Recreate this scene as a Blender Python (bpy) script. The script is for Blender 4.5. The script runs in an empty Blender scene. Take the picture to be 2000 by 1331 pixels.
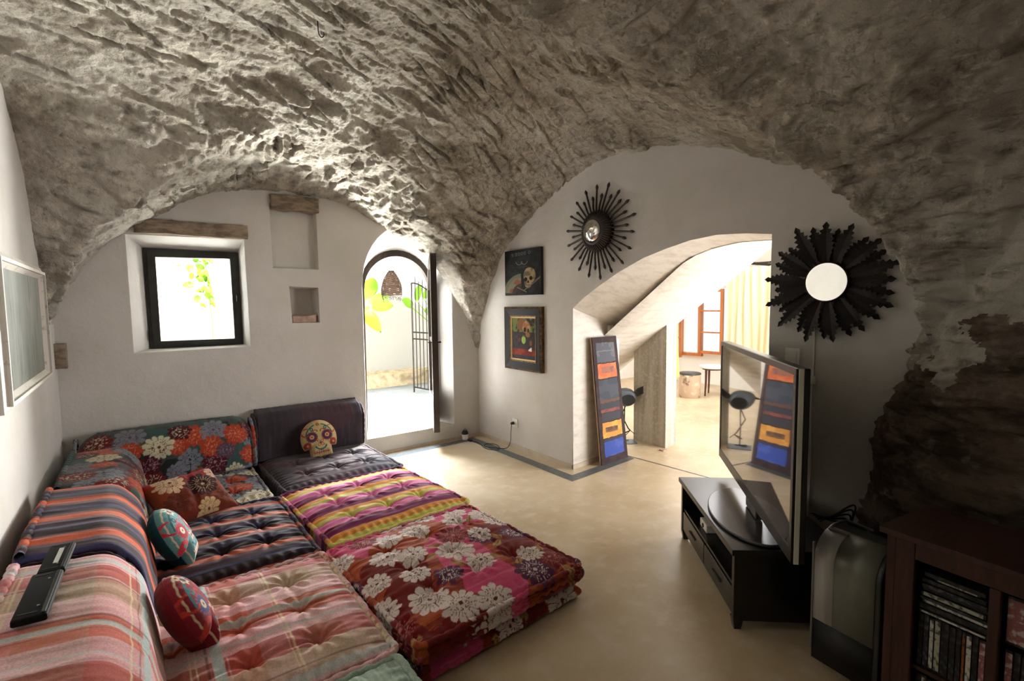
import bpy, bmesh, math, random
import numpy as np
from mathutils import Vector, Matrix, Euler
PI = math.pi
rnd = random.Random(7)
SC = bpy.context.scene
COL = SC.collection

# ------------------------------------------------------------------ camera
F_PX, YAW, PITCH, ROLL, CAM_H = 976.996, 0.6458045, 0.0731122, -0.0118632, 1.5
_cy, _sy, _cp, _sp = math.cos(YAW), math.sin(YAW), math.cos(PITCH), math.sin(PITCH)
_fw = Vector((_sy*_cp, _cy*_cp, -_sp)); _r = Vector((_cy, -_sy, 0)); _u = _r.cross(_fw)
_c, _s = math.cos(ROLL), math.sin(ROLL)
R_, U_ = _c*_r+_s*_u, -_s*_r+_c*_u
cam_d = bpy.data.cameras.new('camera'); cam = bpy.data.objects.new('camera', cam_d); COL.objects.link(cam)
cam_d.sensor_width = 36; cam_d.lens = F_PX/2000*36; cam_d.clip_start = 0.02; cam_d.clip_end = 200
M = Matrix((R_, U_, -_fw)).transposed().to_4x4(); M.translation = Vector((0, 0, CAM_H)); cam.matrix_world = M
SC.camera = cam

# ------------------------------------------------------------------ world, sun, daylight, exposure
SC.view_settings.view_transform = 'Standard'; SC.view_settings.look = 'None'
SC.view_settings.gamma = 1; SC.view_settings.use_curve_mapping = False
SC.view_settings.exposure = 1.0
wd = bpy.data.worlds.new('sky'); SC.world = wd; wd.use_nodes = True
wn = wd.node_tree.nodes; wn['Background'].inputs[0].default_value = (0.90, 0.95, 1.0, 1); wn['Background'].inputs[1].default_value = 0.6
SC.cycles.max_bounces = 12; SC.cycles.diffuse_bounces = 7; SC.cycles.glossy_bounces = 4
SC.cycles.sample_clamp_indirect = 6; SC.cycles.use_denoising = True

def light(name, kind, loc, target, energy, color=(1, 1, 1), sx=1, sy=1, spread=180):
    d = bpy.data.lights.new(name, kind); d.energy = energy; d.color = color
    o = bpy.data.objects.new(name, d); COL.objects.link(o); o.location = loc
    v = Vector(target)-Vector(loc); o.rotation_euler = v.to_track_quat('-Z', 'Y').to_euler()
    if kind == 'AREA':
        d.shape = 'RECTANGLE'; d.size = sx; d.size_y = sy; d.spread = math.radians(spread)
    return o
s = light('sun', 'SUN', (2.5, -6, 8), (1.2, 9.6, -3.0), 8.0, (1, .96, .88)); s.data.angle = .02
# unseen area lamps for daylight at door and window; far-room pair is added fill
light('door_daylight_high', 'AREA', (2.3, 5.75, 2.75), (2.0, 4.1, .2), 62, (.78, .87, 1), 1.3, .7, 75)
light('door_daylight_west', 'AREA', (.95, 5.75, 1.25), (2.6, 4.5, 1.6), 22, (.95, .97, 1), 1.0, 1.3)
light('door_daylight_east', 'AREA', (3.2, 5.75, 1.2), (1.6, 4.2, 1.5), 90, (.95, .97, 1), .6, 1.4)
light('terrace_bounce_west', 'AREA', (1.1, 5.9, .45), (2.4, 4.6, 1.5), 34, (1, .98, .92), 1.1, .5)
light('terrace_bounce_east', 'AREA', (3.2, 5.8, .45), (1.8, 4.4, 1.6), 240, (1, .98, .90), .6, .5)
light('window_bounce', 'AREA', (.42, 5.45, .62), (.45, 4.7, 1.9), 330, (.98, 1, .90), 1.1, .6)
light('window_daylight', 'AREA', (-.75, 5.6, 1.25), (.9, 4.6, 1.7), 20, (.95, 1, .95), .9, .9)
light('far_room_top_fill', 'AREA', (6.2, 4.2, 2.98), (5.0, 3.4, .2), 85, (.98, .98, 1), 2.5, 2.0)  # added overhead fill lamp; the far ceiling has no opening
light('far_room_side_fill', 'AREA', (5.6, .9, 1.1), (4.3, 3.2, 1.3), 88, (.98, .98, 1), 2.2, 1.6)  # added lamp standing inside the far room, no window behind it

# ------------------------------------------------------------------ helpers
def lin(c):
    return tuple(((v/255)/12.92 if v/255 <= .04045 else ((v/255+.055)/1.055)**2.4) for v in c)
def L4(c): return (*lin(c), 1)
def link(o, parent=None):
    COL.objects.link(o)
    if parent is not None: o.parent = parent
    return o
def tag(o, label=None, cat=None, group=None, kind=None):
    if label: o['label'] = label
    if cat: o['category'] = cat
    if group: o['group'] = group
    if kind: o['kind'] = kind
    return o
def empty(name, loc=(0, 0, 0), rz=0, label=None, cat=None, group=None, kind=None):
    o = bpy.data.objects.new(name, None); o.empty_display_size = .1
    o.location = loc; o.rotation_euler = (0, 0, rz); link(o); return tag(o, label, cat, group, kind)
def mesh_obj(name, verts, faces, mat=None, parent=None, smooth=False, colors=None):
    me = bpy.data.meshes.new(name)
    me.from_pydata([tuple(v) for v in verts], [], [tuple(f) for f in faces]); me.validate(); me.update()
    if colors is not None:
        a = me.color_attributes.new('Pattern', 'FLOAT_COLOR', 'POINT')
        c = np.ones((len(verts), 4), np.float32); c[:, :3] = colors; a.data.foreach_set('color', c.ravel())
    if smooth: me.polygons.foreach_set('use_smooth', [True]*len(me.polygons))
    if mat: me.materials.append(mat)
    return link(bpy.data.objects.new(name, me), parent)
class MB:
    """collects shapes into one mesh"""
    def __init__(s): s.v = []; s.f = []
    def add(s, V, Fc):
        n = len(s.v); s.v += [tuple(p) for p in V]; s.f += [tuple(i+n for i in f) for f in Fc]; return s
    def box(s, a, b, mat4=None):
        x0, y0, z0 = a; x1, y1, z1 = b
        V = [Vector(p) for p in ((x0,y0,z0),(x1,y0,z0),(x1,y1,z0),(x0,y1,z0),(x0,y0,z1),(x1,y0,z1),(x1,y1,z1),(x0,y1,z1))]
        if mat4: V = [mat4@p for p in V]
        return s.add(V, [(0,3,2,1),(4,5,6,7),(0,1,5,4),(1,2,6,5),(2,3,7,6),(3,0,4,7)])
    def bbox(s, a, b, bev=.004, seg=2, mat4=None):
        bm = bmesh.new(); bmesh.ops.create_cube(bm, size=1)
        for v in bm.verts: v.co = Vector([(a[i]+b[i])/2+v.co[i]*(b[i]-a[i]) for i in range(3)])
        bmesh.ops.bevel(bm, geom=bm.edges[:], offset=bev, segments=seg, affect='EDGES', profile=.5)
        bm.verts.index_update()
        V = [(mat4@v.co if mat4 else v.co.copy()) for v in bm.verts]
        s.add(V, [[v.index for v in f.verts] for f in bm.faces]); bm.free(); return s
    def tube(s, pts, r, n=8, caps=True, closed=False):
        pts = [Vector(p) for p in pts]; m = len(pts); rr = r if hasattr(r, '__len__') else [r]*m
        up = None; V = []
        for i in range(m):
            if closed: t = pts[(i+1) % m]-pts[i-1]
            else: t = pts[min(i+1, m-1)]-pts[max(i-1, 0)]
            t.normalize()
            if up is None:
                up = Vector((0, 0, 1)) if abs(t.z) < .9 else Vector((1, 0, 0))
            a = up-t*up.dot(t); a.normalize(); b = t.cross(a); up = a
            for k in range(n):
                th = 2*PI*k/n; V.append(pts[i]+(a*math.cos(th)+b*math.sin(th))*rr[i])
        Fc = []
        for i in range(m if closed else m-1):
            j = (i+1) % m
            for k in range(n): Fc.append((i*n+k, i*n+(k+1) % n, j*n+(k+1) % n, j*n+k))
        if caps and not closed:
            Fc += [tuple(range(n))[::-1], tuple((m-1)*n+k for k in range(n))]
        return s.add(V, Fc)
    def lathe(s, prof, c=(0, 0, 0), n=32, mat4=None):
        V = []; m = len(prof)
        for (r, z) in prof:
            for k in range(n):
                th = 2*PI*k/n; p = Vector((c[0]+r*math.cos(th), c[1]+r*math.sin(th), c[2]+z)); V.append(mat4@p if mat4 else p)
        Fc = [(i*n+k, i*n+(k+1) % n, (i+1)*n+(k+1) % n, (i+1)*n+k) for i in range(m-1) for k in range(n)]
        Fc += [tuple(range(n))[::-1], tuple((m-1)*n+k for k in range(n))]
        return s.add(V, Fc)
    def prism(s, poly, d0, d1, f):
        """2D polygon extruded between depths; f(u,v,d)->xyz"""
        n = len(poly); V = [f(u, v, d0) for u, v in poly]+[f(u, v, d1) for u, v in poly]
        return s.add(V, [tuple(range(n))[::-1], tuple(range(n, 2*n))]+[(i, (i+1) % n, n+(i+1) % n, n+i) for i in range(n)])
    def build(s, name, mat, parent=None, smooth=False, colors=None, fix=True):
        o = mesh_obj(name, s.v, s.f, mat, parent, smooth, colors)
        if fix and len(s.v) < 20000:
            bm = bmesh.new(); bm.from_mesh(o.data); bmesh.ops.recalc_face_normals(bm, faces=bm.faces[:]); bm.to_mesh(o.data); bm.free()
        return o
def auto_smooth(o, ang=35):
    me = o.data; bm = bmesh.new(); bm.from_mesh(me)
    for f in bm.faces: f.smooth = True
    for e in bm.edges:
        if len(e.link_faces) == 2 and e.calc_face_angle(0) > math.radians(ang): e.smooth = False
    bm.to_mesh(me); bm.free(); return o

# ------------------------------------------------------------------ materials
def nmat(name, col=(200, 200, 200), rough=.6, metal=0, spec=.5, bump=None, var=None, colattr=False, emit=None, coat=0, sheen=0, trans=0):
    """bump=(scale,strength,dist) ; var=(scale, colour2, contrast lo, hi, stretch)"""
    m = bpy.data.materials.new(name); m.use_nodes = True; nt = m.node_tree; N = nt.nodes; Lk = nt.links
    b = N['Principled BSDF']; b.inputs['Base Color'].default_value = L4(col); b.inputs['Roughness'].default_value = rough
    b.inputs['Metallic'].default_value = metal; b.inputs['Specular IOR Level'].default_value = spec
    if coat: b.inputs['Coat Weight'].default_value = coat; b.inputs['Coat Roughness'].default_value = .05
    if sheen: b.inputs['Sheen Weight'].default_value = sheen
    if trans: b.inputs['Transmission Weight'].default_value = trans
    tc = N.new('ShaderNodeTexCoord'); src = None
    def noise(scale, detail=6, st=(1, 1, 1), rgh=.6):
        mp = N.new('ShaderNodeMapping'); mp.inputs['Scale'].default_value = st; Lk.new(tc.outputs['Object'], mp.inputs[0])
        n = N.new('ShaderNodeTexNoise'); n.inputs['Scale'].default_value = scale; n.inputs['Detail'].default_value = detail
        n.inputs['Roughness'].default_value = rgh; Lk.new(mp.outputs[0], n.inputs['Vector']); return n
    if colattr:
        a = N.new('ShaderNodeVertexColor'); a.layer_name = 'Pattern'; src = a.outputs['Color']
    for v in ([] if var is None else (var if isinstance(var, list) else [var])):
        sc, c2, lo, hi = v[:4]; st = v[4] if len(v) > 4 else (1, 1, 1); amt = v[5] if len(v) > 5 else 1
        n = noise(sc, 7, st); r = N.new('ShaderNodeMapRange'); r.inputs[1].default_value = lo; r.inputs[2].default_value = hi
        r.inputs[3].default_value = 0; r.inputs[4].default_value = amt
        Lk.new(n.outputs['Fac'], r.inputs[0]); mx = N.new('ShaderNodeMix'); mx.data_type = 'RGBA'
        Lk.new(r.outputs[0], mx.inputs['Factor'])
        if src is None: mx.inputs['A'].default_value = L4(col)
        else: Lk.new(src, mx.inputs['A'])
        mx.inputs['B'].default_value = L4(c2); src = mx.outputs['Result']
        if colattr:
            mx.blend_type = 'MULTIPLY'
    if src is not None: Lk.new(src, b.inputs['Base Color'])
    if bump:
        prev = None
        for bp in (bump if isinstance(bump, list) else [bump]):
            st = bp[3] if len(bp) > 3 else (1, 1, 1)
            n = noise(bp[0], 8, st); bb = N.new('ShaderNodeBump'); bb.inputs['Strength'].default_value = bp[1]; bb.inputs['Distance'].default_value = bp[2]
            Lk.new(n.outputs['Fac'], bb.inputs['Height'])
            if prev: Lk.new(prev.outputs[0], bb.inputs['Normal'])
            prev = bb
        Lk.new(prev.outputs[0], b.inputs['Normal'])
    if emit:
        b.inputs['Emission Color'].default_value = L4(emit[0]); b.inputs['Emission Strength'].default_value = emit[1]
    return m
m_plaster = nmat('white_plaster', (200, 196, 191), .85, bump=[(7, .35, .03), (60, .2, .004)], var=(3, (190, 186, 178), .4, .75))
m_plaster2 = nmat('smooth_plaster', (208, 201, 190), .6, bump=[(14, .3, .012), (60, .3, .003)], var=(6, (186, 178, 166), .45, .7, (1, 3, 3)))
m_rock = nmat('rough_vault_stone', (194, 189, 177), .95, spec=.2,
              bump=[(14, 1.0, .05, (1, 1, 1)), (55, .8, .010)],
              var=[(2.2, (148, 140, 127), .42, .62), (6, (210, 204, 188), .52, .70, (1, .6, 1.5), .8), (12, (112, 104, 92), .54, .70, (1, .4, 1.3), .75), (24, (214, 206, 190), .56, .72, (1, .4, 1.2), .6), (34, (96, 88, 78), .60, .72, (1, .5, 1), .6)])
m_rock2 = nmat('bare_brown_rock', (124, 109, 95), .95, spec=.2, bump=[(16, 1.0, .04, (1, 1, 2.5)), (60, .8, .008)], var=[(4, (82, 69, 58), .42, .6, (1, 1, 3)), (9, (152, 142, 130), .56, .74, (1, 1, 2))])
m_rockdark = nmat('weathered_stone', (118, 98, 80), .9, bump=[(18, .8, .02)], var=(9, (80, 64, 52), .4, .65))
m_lintel = nmat('lintel_stone', (150, 132, 112), .9, bump=[(20, .7, .012)], var=(10, (105, 92, 78), .4, .62, (1, 3, 3)))
m_pinkstone = nmat('pink_stone', (190, 160, 145), .8, bump=(15, .5, .01), var=(12, (150, 120, 108), .4, .65))
m_floor = nmat('polished_concrete', (198, 180, 150), .34, spec=.5, bump=[(5, .06, .01), (90, .06, .001)],
               var=[(1.6, (176, 154, 120), .38, .68), (9, (205, 193, 174), .5, .8), (140, (120, 105, 88), .66, .74, (1, 1, 1), .6)])
m_strip = nmat('grey_floor_inlay', (98, 104, 104), .4, var=(30, (76, 82, 84), .35, .6))
m_base = nmat('skirting_plaster', (190, 176, 156), .6, var=(8, (170, 155, 136), .4, .7))
m_concrete = nmat('board_marked_concrete', (176, 170, 156), .8, bump=[(26, .4, .006, (1, 1, .08)), (60, .3, .003)],
                  var=[(16, (148, 140, 126), .42, .62, (1, 1, .06)), (40, (196, 190, 178), .5, .8)])
m_black = nmat('black_lacquer', (14, 13, 14), .28, spec=.5)
m_blackwood = nmat('dark_frame_wood', (20, 17, 16), .6, spec=.25)
m_blackmat = nmat('matt_black', (16, 16, 17), .6)
m_iron = nmat('wrought_iron', (34, 27, 24), .5, metal=.4, bump=(60, .3, .002))
m_rust = nmat('rusty_dark_metal', (26, 20, 18), .65, metal=.2, var=(7, (70, 38, 24), .62, .8), bump=(80, .3, .001))
m_bronze = nmat('dark_bronzed_wood', (40, 28, 21), .5, bump=(60, .3, .002), var=(20, (62, 42, 30), .5, .7))
m_mirror = nmat('mirror_glass', (236, 236, 232), .02, metal=1)
m_screen = nmat('glossy_screen', (4, 4, 5), .02, spec=1.0, coat=1)
m_screen.node_tree.nodes['Principled BSDF'].inputs['IOR'].default_value = 1.9
m_silver = nmat('brushed_silver', (150, 150, 152), .3, metal=.9)
m_plate = nmat('silver_grey_plastic', (90, 90, 94), .25, metal=.6)
m_wood_red = nmat('reddish_wood', (66, 31, 17), .6, bump=(20, .1, .002, (1, 1, .1)), var=(9, (46, 20, 12), .4, .65, (1, 8, .6)))
m_orange = nmat('orange_varnished_wood', (198, 122, 62), .35, var=(12, (170, 92, 42), .4, .65, (1, 1, .1)))
m_whitepl = nmat('white_plastic', (225, 222, 214), .4)
m_blackframe = nmat('dark_window_frame', (34, 33, 28), .5, bump=(40, .2, .002), var=(14, (20, 20, 17), .45, .6))
m_glass = nmat('window_glass', (255, 255, 255), 0, trans=1); m_glass.node_tree.nodes['Principled BSDF'].inputs['IOR'].default_value = 1.02
m_doorwood = nmat('dark_door_paint', (62, 50, 44), .5, var=(12, (44, 35, 31), .4, .6, (1, 1, .2)))
m_fabric = nmat('woven_fabric', (255, 255, 255), .95, spec=.1, colattr=True, sheen=.15, bump=[(220, .25, .002), (9, .12, .02)], var=(160, (214, 210, 208), .35, .7))
m_paint = nmat('painted_canvas', (255, 255, 255), .75, spec=.2, colattr=True, bump=(120, .25, .001))
m_gilt = nmat('worn_gilt', (120, 92, 50), .45, metal=.5, var=(30, (50, 34, 20), .4, .6))
m_leaf = nmat('bright_leaf', (120, 170, 40), .5); m_leaf.node_tree.nodes['Principled BSDF'].inputs['Transmission Weight'].default_value = .0
m_terr = nmat('terrace_slab', (150, 158, 168), .7, bump=(20, .2, .01), var=(5, (120, 134, 150), .45, .7))
m_white_out = nmat('whitewashed_wall', (238, 236, 230), .9, bump=(12, .4, .02))
m_curtain = nmat('cream_curtain', (232, 214, 180), .9, bump=(200, .2, .002))
m_yellow = nmat('yellow_cloth', (226, 186, 100), .9)
m_marble = nmat('veined_stone', (190, 165, 140), .3, var=[(5, (120, 92, 70), .52, .6), (9, (225, 210, 192), .5, .7)])
m_walnut = nmat('walnut_wood', (92, 52, 36), .4, var=(12, (66, 36, 24), .4, .65, (1, 1, .1)))
m_wicker = nmat('woven_fibre', (50, 32, 20), .9, bump=(80, .5, .004))
m_grey_body = nmat('charcoal_plastic', (52, 53, 52), .45)
m_silver_panel = nmat('silver_panel', (196, 196, 194), .4, metal=.2)
m_grey_panel = nmat('grey_panel', (124, 126, 114), .4, metal=.2)
m_bluegrey = nmat('blue_grey_metal', (104, 112, 120), .5, metal=.3)
m_board = nmat('grey_green_chalkboard', (92, 98, 88), .35, var=[(3, (140, 146, 136), .42, .68, (1, 1, .25)), (20, (70, 76, 68), .5, .7, (1, 1, .2))])
m_boardframe = nmat('chipped_white_paint', (205, 200, 190), .5, bump=(30, .2, .003), var=(22, (150, 140, 126), .58, .72))

# ------------------------------------------------------------------ noise (numpy)
_rs = np.random.RandomState(3); _LAT = _rs.rand(64, 64, 64).astype(np.float32)
def vnoise(P):
    P = np.asarray(P, np.float32); i = np.floor(P).astype(int); f = P-i; f = f*f*(3-2*f)
    def g(a, b, c): return _LAT[(i[..., 0]+a) & 63, (i[..., 1]+b) & 63, (i[..., 2]+c) & 63]
    x, y, z = f[..., 0], f[..., 1], f[..., 2]
    return (((g(0,0,0)*(1-x)+g(1,0,0)*x)*(1-y)+(g(0,1,0)*(1-x)+g(1,1,0)*x)*y)*(1-z) +
            ((g(0,0,1)*(1-x)+g(1,0,1)*x)*(1-y)+(g(0,1,1)*(1-x)+g(1,1,1)*x)*y)*z)
def fbm(P, o=4):
    a = .5; s = 0; t = 0
    P = np.asarray(P, np.float32)
    for k in range(o): s = s+a*vnoise(P*(2**k)+k*17.3); t += a; a *= .5
    return s/t

# ------------------------------------------------------------------ room constants
XL, XR, YB, YN = -.455, 3.1, 4.752, -1.0
A_PTS = [(-.60, .5), (-.485, 1.32), (-.407, 1.516), (-.266, 1.78), (-.099, 1.964), (.06, 2.108), (.192, 2.196), (.398, 2.335), (.614, 2.421), (.803, 2.464), (.981, 2.478), (1.25, 2.475), (1.5, 2.448), (1.762, 2.375), (1.978, 2.25), (2.147, 2.16), (2.284, 2.075), (2.487, 1.98), (2.616, 1.83), (2.76, 1.62), (2.917, 1.376), (3.031, 1.05), (3.105, .93), (3.3, .5)]
B_PTS = [(.45, .2), (.66, 1.0), (.75, 1.42), (.757, 1.486), (.803, 1.639), (.883, 1.812), (.988, 1.942), (1.135, 2.087), (1.267, 2.196), (1.466, 2.30), (1.791, 2.43), (2.092, 2.542), (2.487, 2.605), (2.903, 2.615), (3.266, 2.541), (3.613, 2.40), (3.924, 2.224), (4.274, 1.98), (4.522, 1.60), (4.683, 1.24), (4.744, .948), (4.95, .5)]
C_PTS = [(.45, .2), (.66, 1.3), (.9, 2.0), (1.3, 2.4), (1.8, 2.66), (2.4, 2.78), (2.9, 2.74), (3.3, 2.63), (3.507, 2.549), (3.765, 2.384), (3.956, 2.193), (4.08, 1.98), (4.23, 1.73), (4.35, 1.516), (4.6, 1.35), (4.75, 1.2), (4.95, .5)]
def itp(P, x): P = np.array(P); return np.interp(x, P[:, 0], P[:, 1])
def V1(x): return itp(A_PTS, x)
def V2(x, y):
    t = np.clip((XR-x)/(XR-XL), 0, 1); return itp(B_PTS, y)*(1-t)+itp(C_PTS, y)*t
def dome(x, y):
    return .20*np.clip(1-((x-1.35)/1.85)**2, 0, 1)*np.clip(1-((y-2.7)/2.1)**2, 0, 1)
def Vh(x, y):
    a, b = V1(x), V2(x, y); k = .05
    m = np.maximum(a, b)+np.clip(k-np.abs(a-b), 0, k)**2/(4*k)*1.0
    return m+dome(x, y)
E_Z = [(-.3, 1.10), (.3, 1.04), (.64, .985), (1.0, .96), (1.1, .87), (1.25, .83), (1.40, .79), (1.46, .755), (2, .72)]
def in_pier(x, y, z):
    ye = itp(E_Z, z); s = np.clip(y/ye, 0, 1.2)
    xs = 2.50+.10*np.clip(z-.8, 0, 1)+.62*s**3.2
    return (x > xs) & (y < ye)

# ------------------------------------------------------------------ vault and pier (one continuous rough stone shell)
ROT2 = -.50
def build_vault():
    c = np.array([1.35, 1.9, 1.05])
    na, ne = 1500, 470
    az = np.linspace(0, 2*PI, na, endpoint=False)
    el = np.radians(-24+(90+24)*(np.linspace(0, 1, ne)**.93))
    A, Ee = np.meshgrid(az, el, indexing='ij')
    D = np.stack([np.cos(Ee)*np.cos(A), np.cos(Ee)*np.sin(A), np.sin(Ee)], -1).reshape(-1, 3)
    e = .05
    # distance to the room box
    with np.errstate(divide='ignore', invalid='ignore'):
        tx = np.where(D[:, 0] > 0, (XR+e-c[0])/D[:, 0], (XL-e-c[0])/D[:, 0])
        ty = np.where(D[:, 1] > 0, (YB+e-c[1])/D[:, 1], (YN-e-c[1])/D[:, 1])
        tz = np.where(D[:, 2] < 0, (-.08-c[2])/D[:, 2], 1e9)
    tb = np.minimum(np.minimum(np.abs(tx), np.abs(ty)), tz)
    def solid(t):
        p = c+D*t[:, None]; return (p[:, 2] > Vh(p[:, 0], p[:, 1])) | in_pier(p[:, 0], p[:, 1], p[:, 2])
    n = 90; hit = np.full(len(D), -1.0); prev = np.full(len(D), .3); done = np.zeros(len(D), bool)
    lo = np.zeros(len(D)); hi = tb.copy()
    for k in range(1, n+1):
        t = .3+(tb-.3)*k/n; s = solid(t) & ~done
        lo[s] = (.3+(tb-.3)*(k-1)/n)[s]; hi[s] = t[s]; done |= s
    for _ in range(14):
        mid = (lo+hi)/2; s = solid(mid); hi = np.where(s & done, mid, hi); lo = np.where(~s & done, mid, lo)
    t = np.where(done, hi, tb); P = c+D*t[:, None]
    # which barrel: 1 = courses along y, 2 = courses along x
    a, b = V1(P[:, 0]), V2(P[:, 0], P[:, 1]); w = 1/(1+np.exp(-(a-b)/.03))
    ca, sa = math.cos(ROT2), math.sin(ROT2)
    wob = .5*np.stack([fbm(P*4+5, 2)-.5, fbm(P*4+9, 2)-.5, fbm(P*4+31, 2)-.5], -1)
    Q1 = np.stack([P[:, 0]*10, P[:, 1]*3.4, P[:, 2]*9], -1)+wob*.8
    x2 = P[:, 0]*ca-P[:, 1]*sa; y2 = P[:, 0]*sa+P[:, 1]*ca
    Q2 = np.stack([x2*2.3, y2*10.5, P[:, 2]*7], -1)+wob*.7
    Q3 = np.stack([P[:, 0]*3.2, P[:, 1]*3.2, P[:, 2]*13], -1)+wob*1.3
    pier = in_pier(P[:, 0]+.06, P[:, 1]-.03, P[:, 2]) & (P[:, 2] < 1.75)
    pw = np.clip((P[:, 0]-1.75)/.5, 0, 1)*np.clip((1.45-P[:, 1])/.5, 0, 1); pw = np.maximum(pw, pier)
    def worley(Q, m):
        out = np.zeros(len(Q)); k = np.where(m & done)[0]
        if not len(k): return out
        q = Q[k]; base = np.floor(q).astype(int); F1 = np.full(len(k), 9.); F2 = np.full(len(k), 9.); val = np.zeros(len(k))
        for dx in (-1, 0, 1):
            for dy in (-1, 0, 1):
                for dz in (-1, 0, 1):
                    cc = base+np.array([dx, dy, dz]); i, j, l = cc[:, 0] & 63, cc[:, 1] & 63, cc[:, 2] & 63
                    r1, r2, r3 = _LAT[i, j, l], _LAT[j, l, i], _LAT[l, i, j]
                    v = q-(cc+np.stack([r1, r2, r3], -1)*.9); d2 = np.sqrt((v**2).sum(1))
                    h = _LAT[(i+7) & 63, j, (l+3) & 63]-.5; tx_ = _LAT[i, (j+5) & 63, l]-.5; ty_ = _LAT[(i+11) & 63, (j+2) & 63, l]-.5; tz_ = _LAT[i, j, (l+9) & 63]-.5
                    vv = h+1.5*(v[:, 0]*tx_+v[:, 1]*ty_+v[:, 2]*tz_)
                    c1 = d2 < F1; F2 = np.where(c1, F1, np.minimum(F2, d2)); val = np.where(c1, vv, val); F1 = np.where(c1, d2, F1)
        e_ = np.clip((F2-F1)/.22, 0, 1); e_ = e_*e_*(3-2*e_); out[k] = (val+.35)*e_-.35
        return out
    d = w*worley(Q1, w > .03)+(1-w)*worley(Q2, w < .97)
    d3 = worley(Q3, pw > .02); d = d*(1-pw)+d3*pw
    fine = fbm(P*30, 4)-.5; med = fbm(P*7.5+3, 4)-.5; big = fbm(P*2.1+40, 2)-.5
    cen = np.clip(1-np.hypot((P[:, 0]-1.3)/1.9, (P[:, 1]-2.9)/2.2), 0, 1)
    groin = np.exp(-((a-b)/.30)**2)*np.clip((P[:, 1]-2.2)/1.0, 0, 1)
    near = np.clip((P[:, 1]-3.5)/.8, 0, 1)*np.clip((4.80-P[:, 1])/.22, .15, 1)*np.clip((2.9-P[:, 0])/.4, 0, 1)
    amp = .022+.030*near+.044*cen+.026*groin+.022*pw
    mul = .55+.9*np.clip(fbm(P*3+70, 2)*2-.6, 0, 1)
    disp = d*amp*mul+fine*(.030+.006*cen)+med*(.045+.04*groin+.06*near)+big*.05-.01
    hole = np.clip((fbm(P*np.array([3.5, 3.5, 15])+90, 3)-.57)/.06, 0, 1)*pw+.35*np.clip((fbm(P*np.array([5, 9, 9])+60, 3)-.62)/.05, 0, 1)*(1-pw)
    disp = disp-.036*hole
    t2 = t+np.where(done, -disp*.95, 0)+.012
    P = c+D*t2[:, None]
    keep = done.reshape(na, ne)
    idx = np.arange(na*ne).reshape(na, ne)
    i2 = np.roll(idx, -1, 0); k2 = np.roll(keep, -1, 0)
    q = np.stack([idx[:, :-1], idx[:, 1:], i2[:, 1:], i2[:, :-1]], -1).reshape(-1, 4)
    kk = (keep[:, :-1] & keep[:, 1:] & k2[:, 1:] & k2[:, :-1]).ravel()
    pc = P[q].mean(1)
    kk &= ~((pc[:, 1] > YB+.012) & (pc[:, 0] > 1.70) & (pc[:, 0] < 2.85))
    kk &= ~((pc[:, 0] > XR+.012) & (pc[:, 1] > 1.4) & (pc[:, 1] < 3.3) & (pc[:, 2] < 2.1))
    q = q[kk]
    u, inv = np.unique(q, return_inverse=True); q = inv.reshape(-1, 4)
    me = bpy.data.meshes.new('ceiling'); me.vertices.add(len(u)); me.vertices.foreach_set('co', P[u].astype(np.float32).ravel())
    me.loops.add(q.size); me.loops.foreach_set('vertex_index', q.ravel().astype(np.int32))
    me.polygons.add(len(q)); me.polygons.foreach_set('loop_start', np.arange(0, q.size, 4, dtype=np.int32)); me.polygons.foreach_set('loop_total', np.full(len(q), 4, np.int32))
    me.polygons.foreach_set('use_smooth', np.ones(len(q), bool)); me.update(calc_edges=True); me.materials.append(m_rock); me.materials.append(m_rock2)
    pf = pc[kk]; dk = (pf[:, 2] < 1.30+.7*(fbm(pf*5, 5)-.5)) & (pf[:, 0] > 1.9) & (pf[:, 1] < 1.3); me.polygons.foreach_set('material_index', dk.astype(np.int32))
    tag(link(bpy.data.objects.new('ceiling', me)), 'rough rubble stone groin vault coming down to a rock pier at the right', kind='structure')
build_vault()

# ------------------------------------------------------------------ walls
def arc(cx, cz, rx, rz, a0, a1, n=16):
    return [(cx+rx*math.cos(a0+(a1-a0)*i/n), cz+rz*math.sin(a0+(a1-a0)*i/n)) for i in range(n+1)]
def wall_panel(name, outer, holes, f, mat, jitter=0):
    """outer & holes are 2D loops, f(u,v,d)->xyz, holes=(front loop, back loop, depth, closed back?)"""
    bm = bmesh.new()
    def loop(P, d):
        vs = [bm.verts.new(f(u, v, d)) for u, v in P]
        return vs
    def edges(vs): return [bm.edges.new((vs[i], vs[(i+1) % len(vs)])) for i in range(len(vs))]
    es = edges(loop(outer, 0)); rims = []
    for front, back, depth, closed, r in holes:
        n = len(front)
        cx = sum(p[0] for p in front)/n; cz = sum(p[1] for p in front)/n
        grow = [(u+r*np.sign(u-cx), v+r*np.sign(v-cz)) for u, v in front]
        v0 = loop(grow, 0); es += edges(v0)
        v1 = loop([(u*.3+gu*.7-(gu-u)*.4, v*.3+gv*.7-(gv-v)*.4) for (u, v), (gu, gv) in zip(front, grow)], r*.3)
        v2 = loop(front, r); v3 = loop(back, depth); rims.append((v0, v1, v2, v3, closed))
    res = bmesh.ops.triangle_fill(bm, edges=es, use_beauty=True)
    for v0, v1, v2, v3, closed in rims:
        n = len(v0)
        for a, b in ((v0, v1), (v1, v2), (v2, v3)):
            for i in range(n):
                j = (i+1) % n
                fc = bm.faces.new((a[i], a[j], b[j], b[i]))
        if closed: bm.faces.new(v3)
    bmesh.ops.recalc_face_normals(bm, faces=bm.faces[:])
    me = bpy.data.meshes.new(name); bm.to_mesh(me); bm.free(); me.materials.append(mat)
    o = link(bpy.data.objects.new(name, me)); auto_smooth(o, 40); tag(o, kind='structure'); return o
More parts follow.
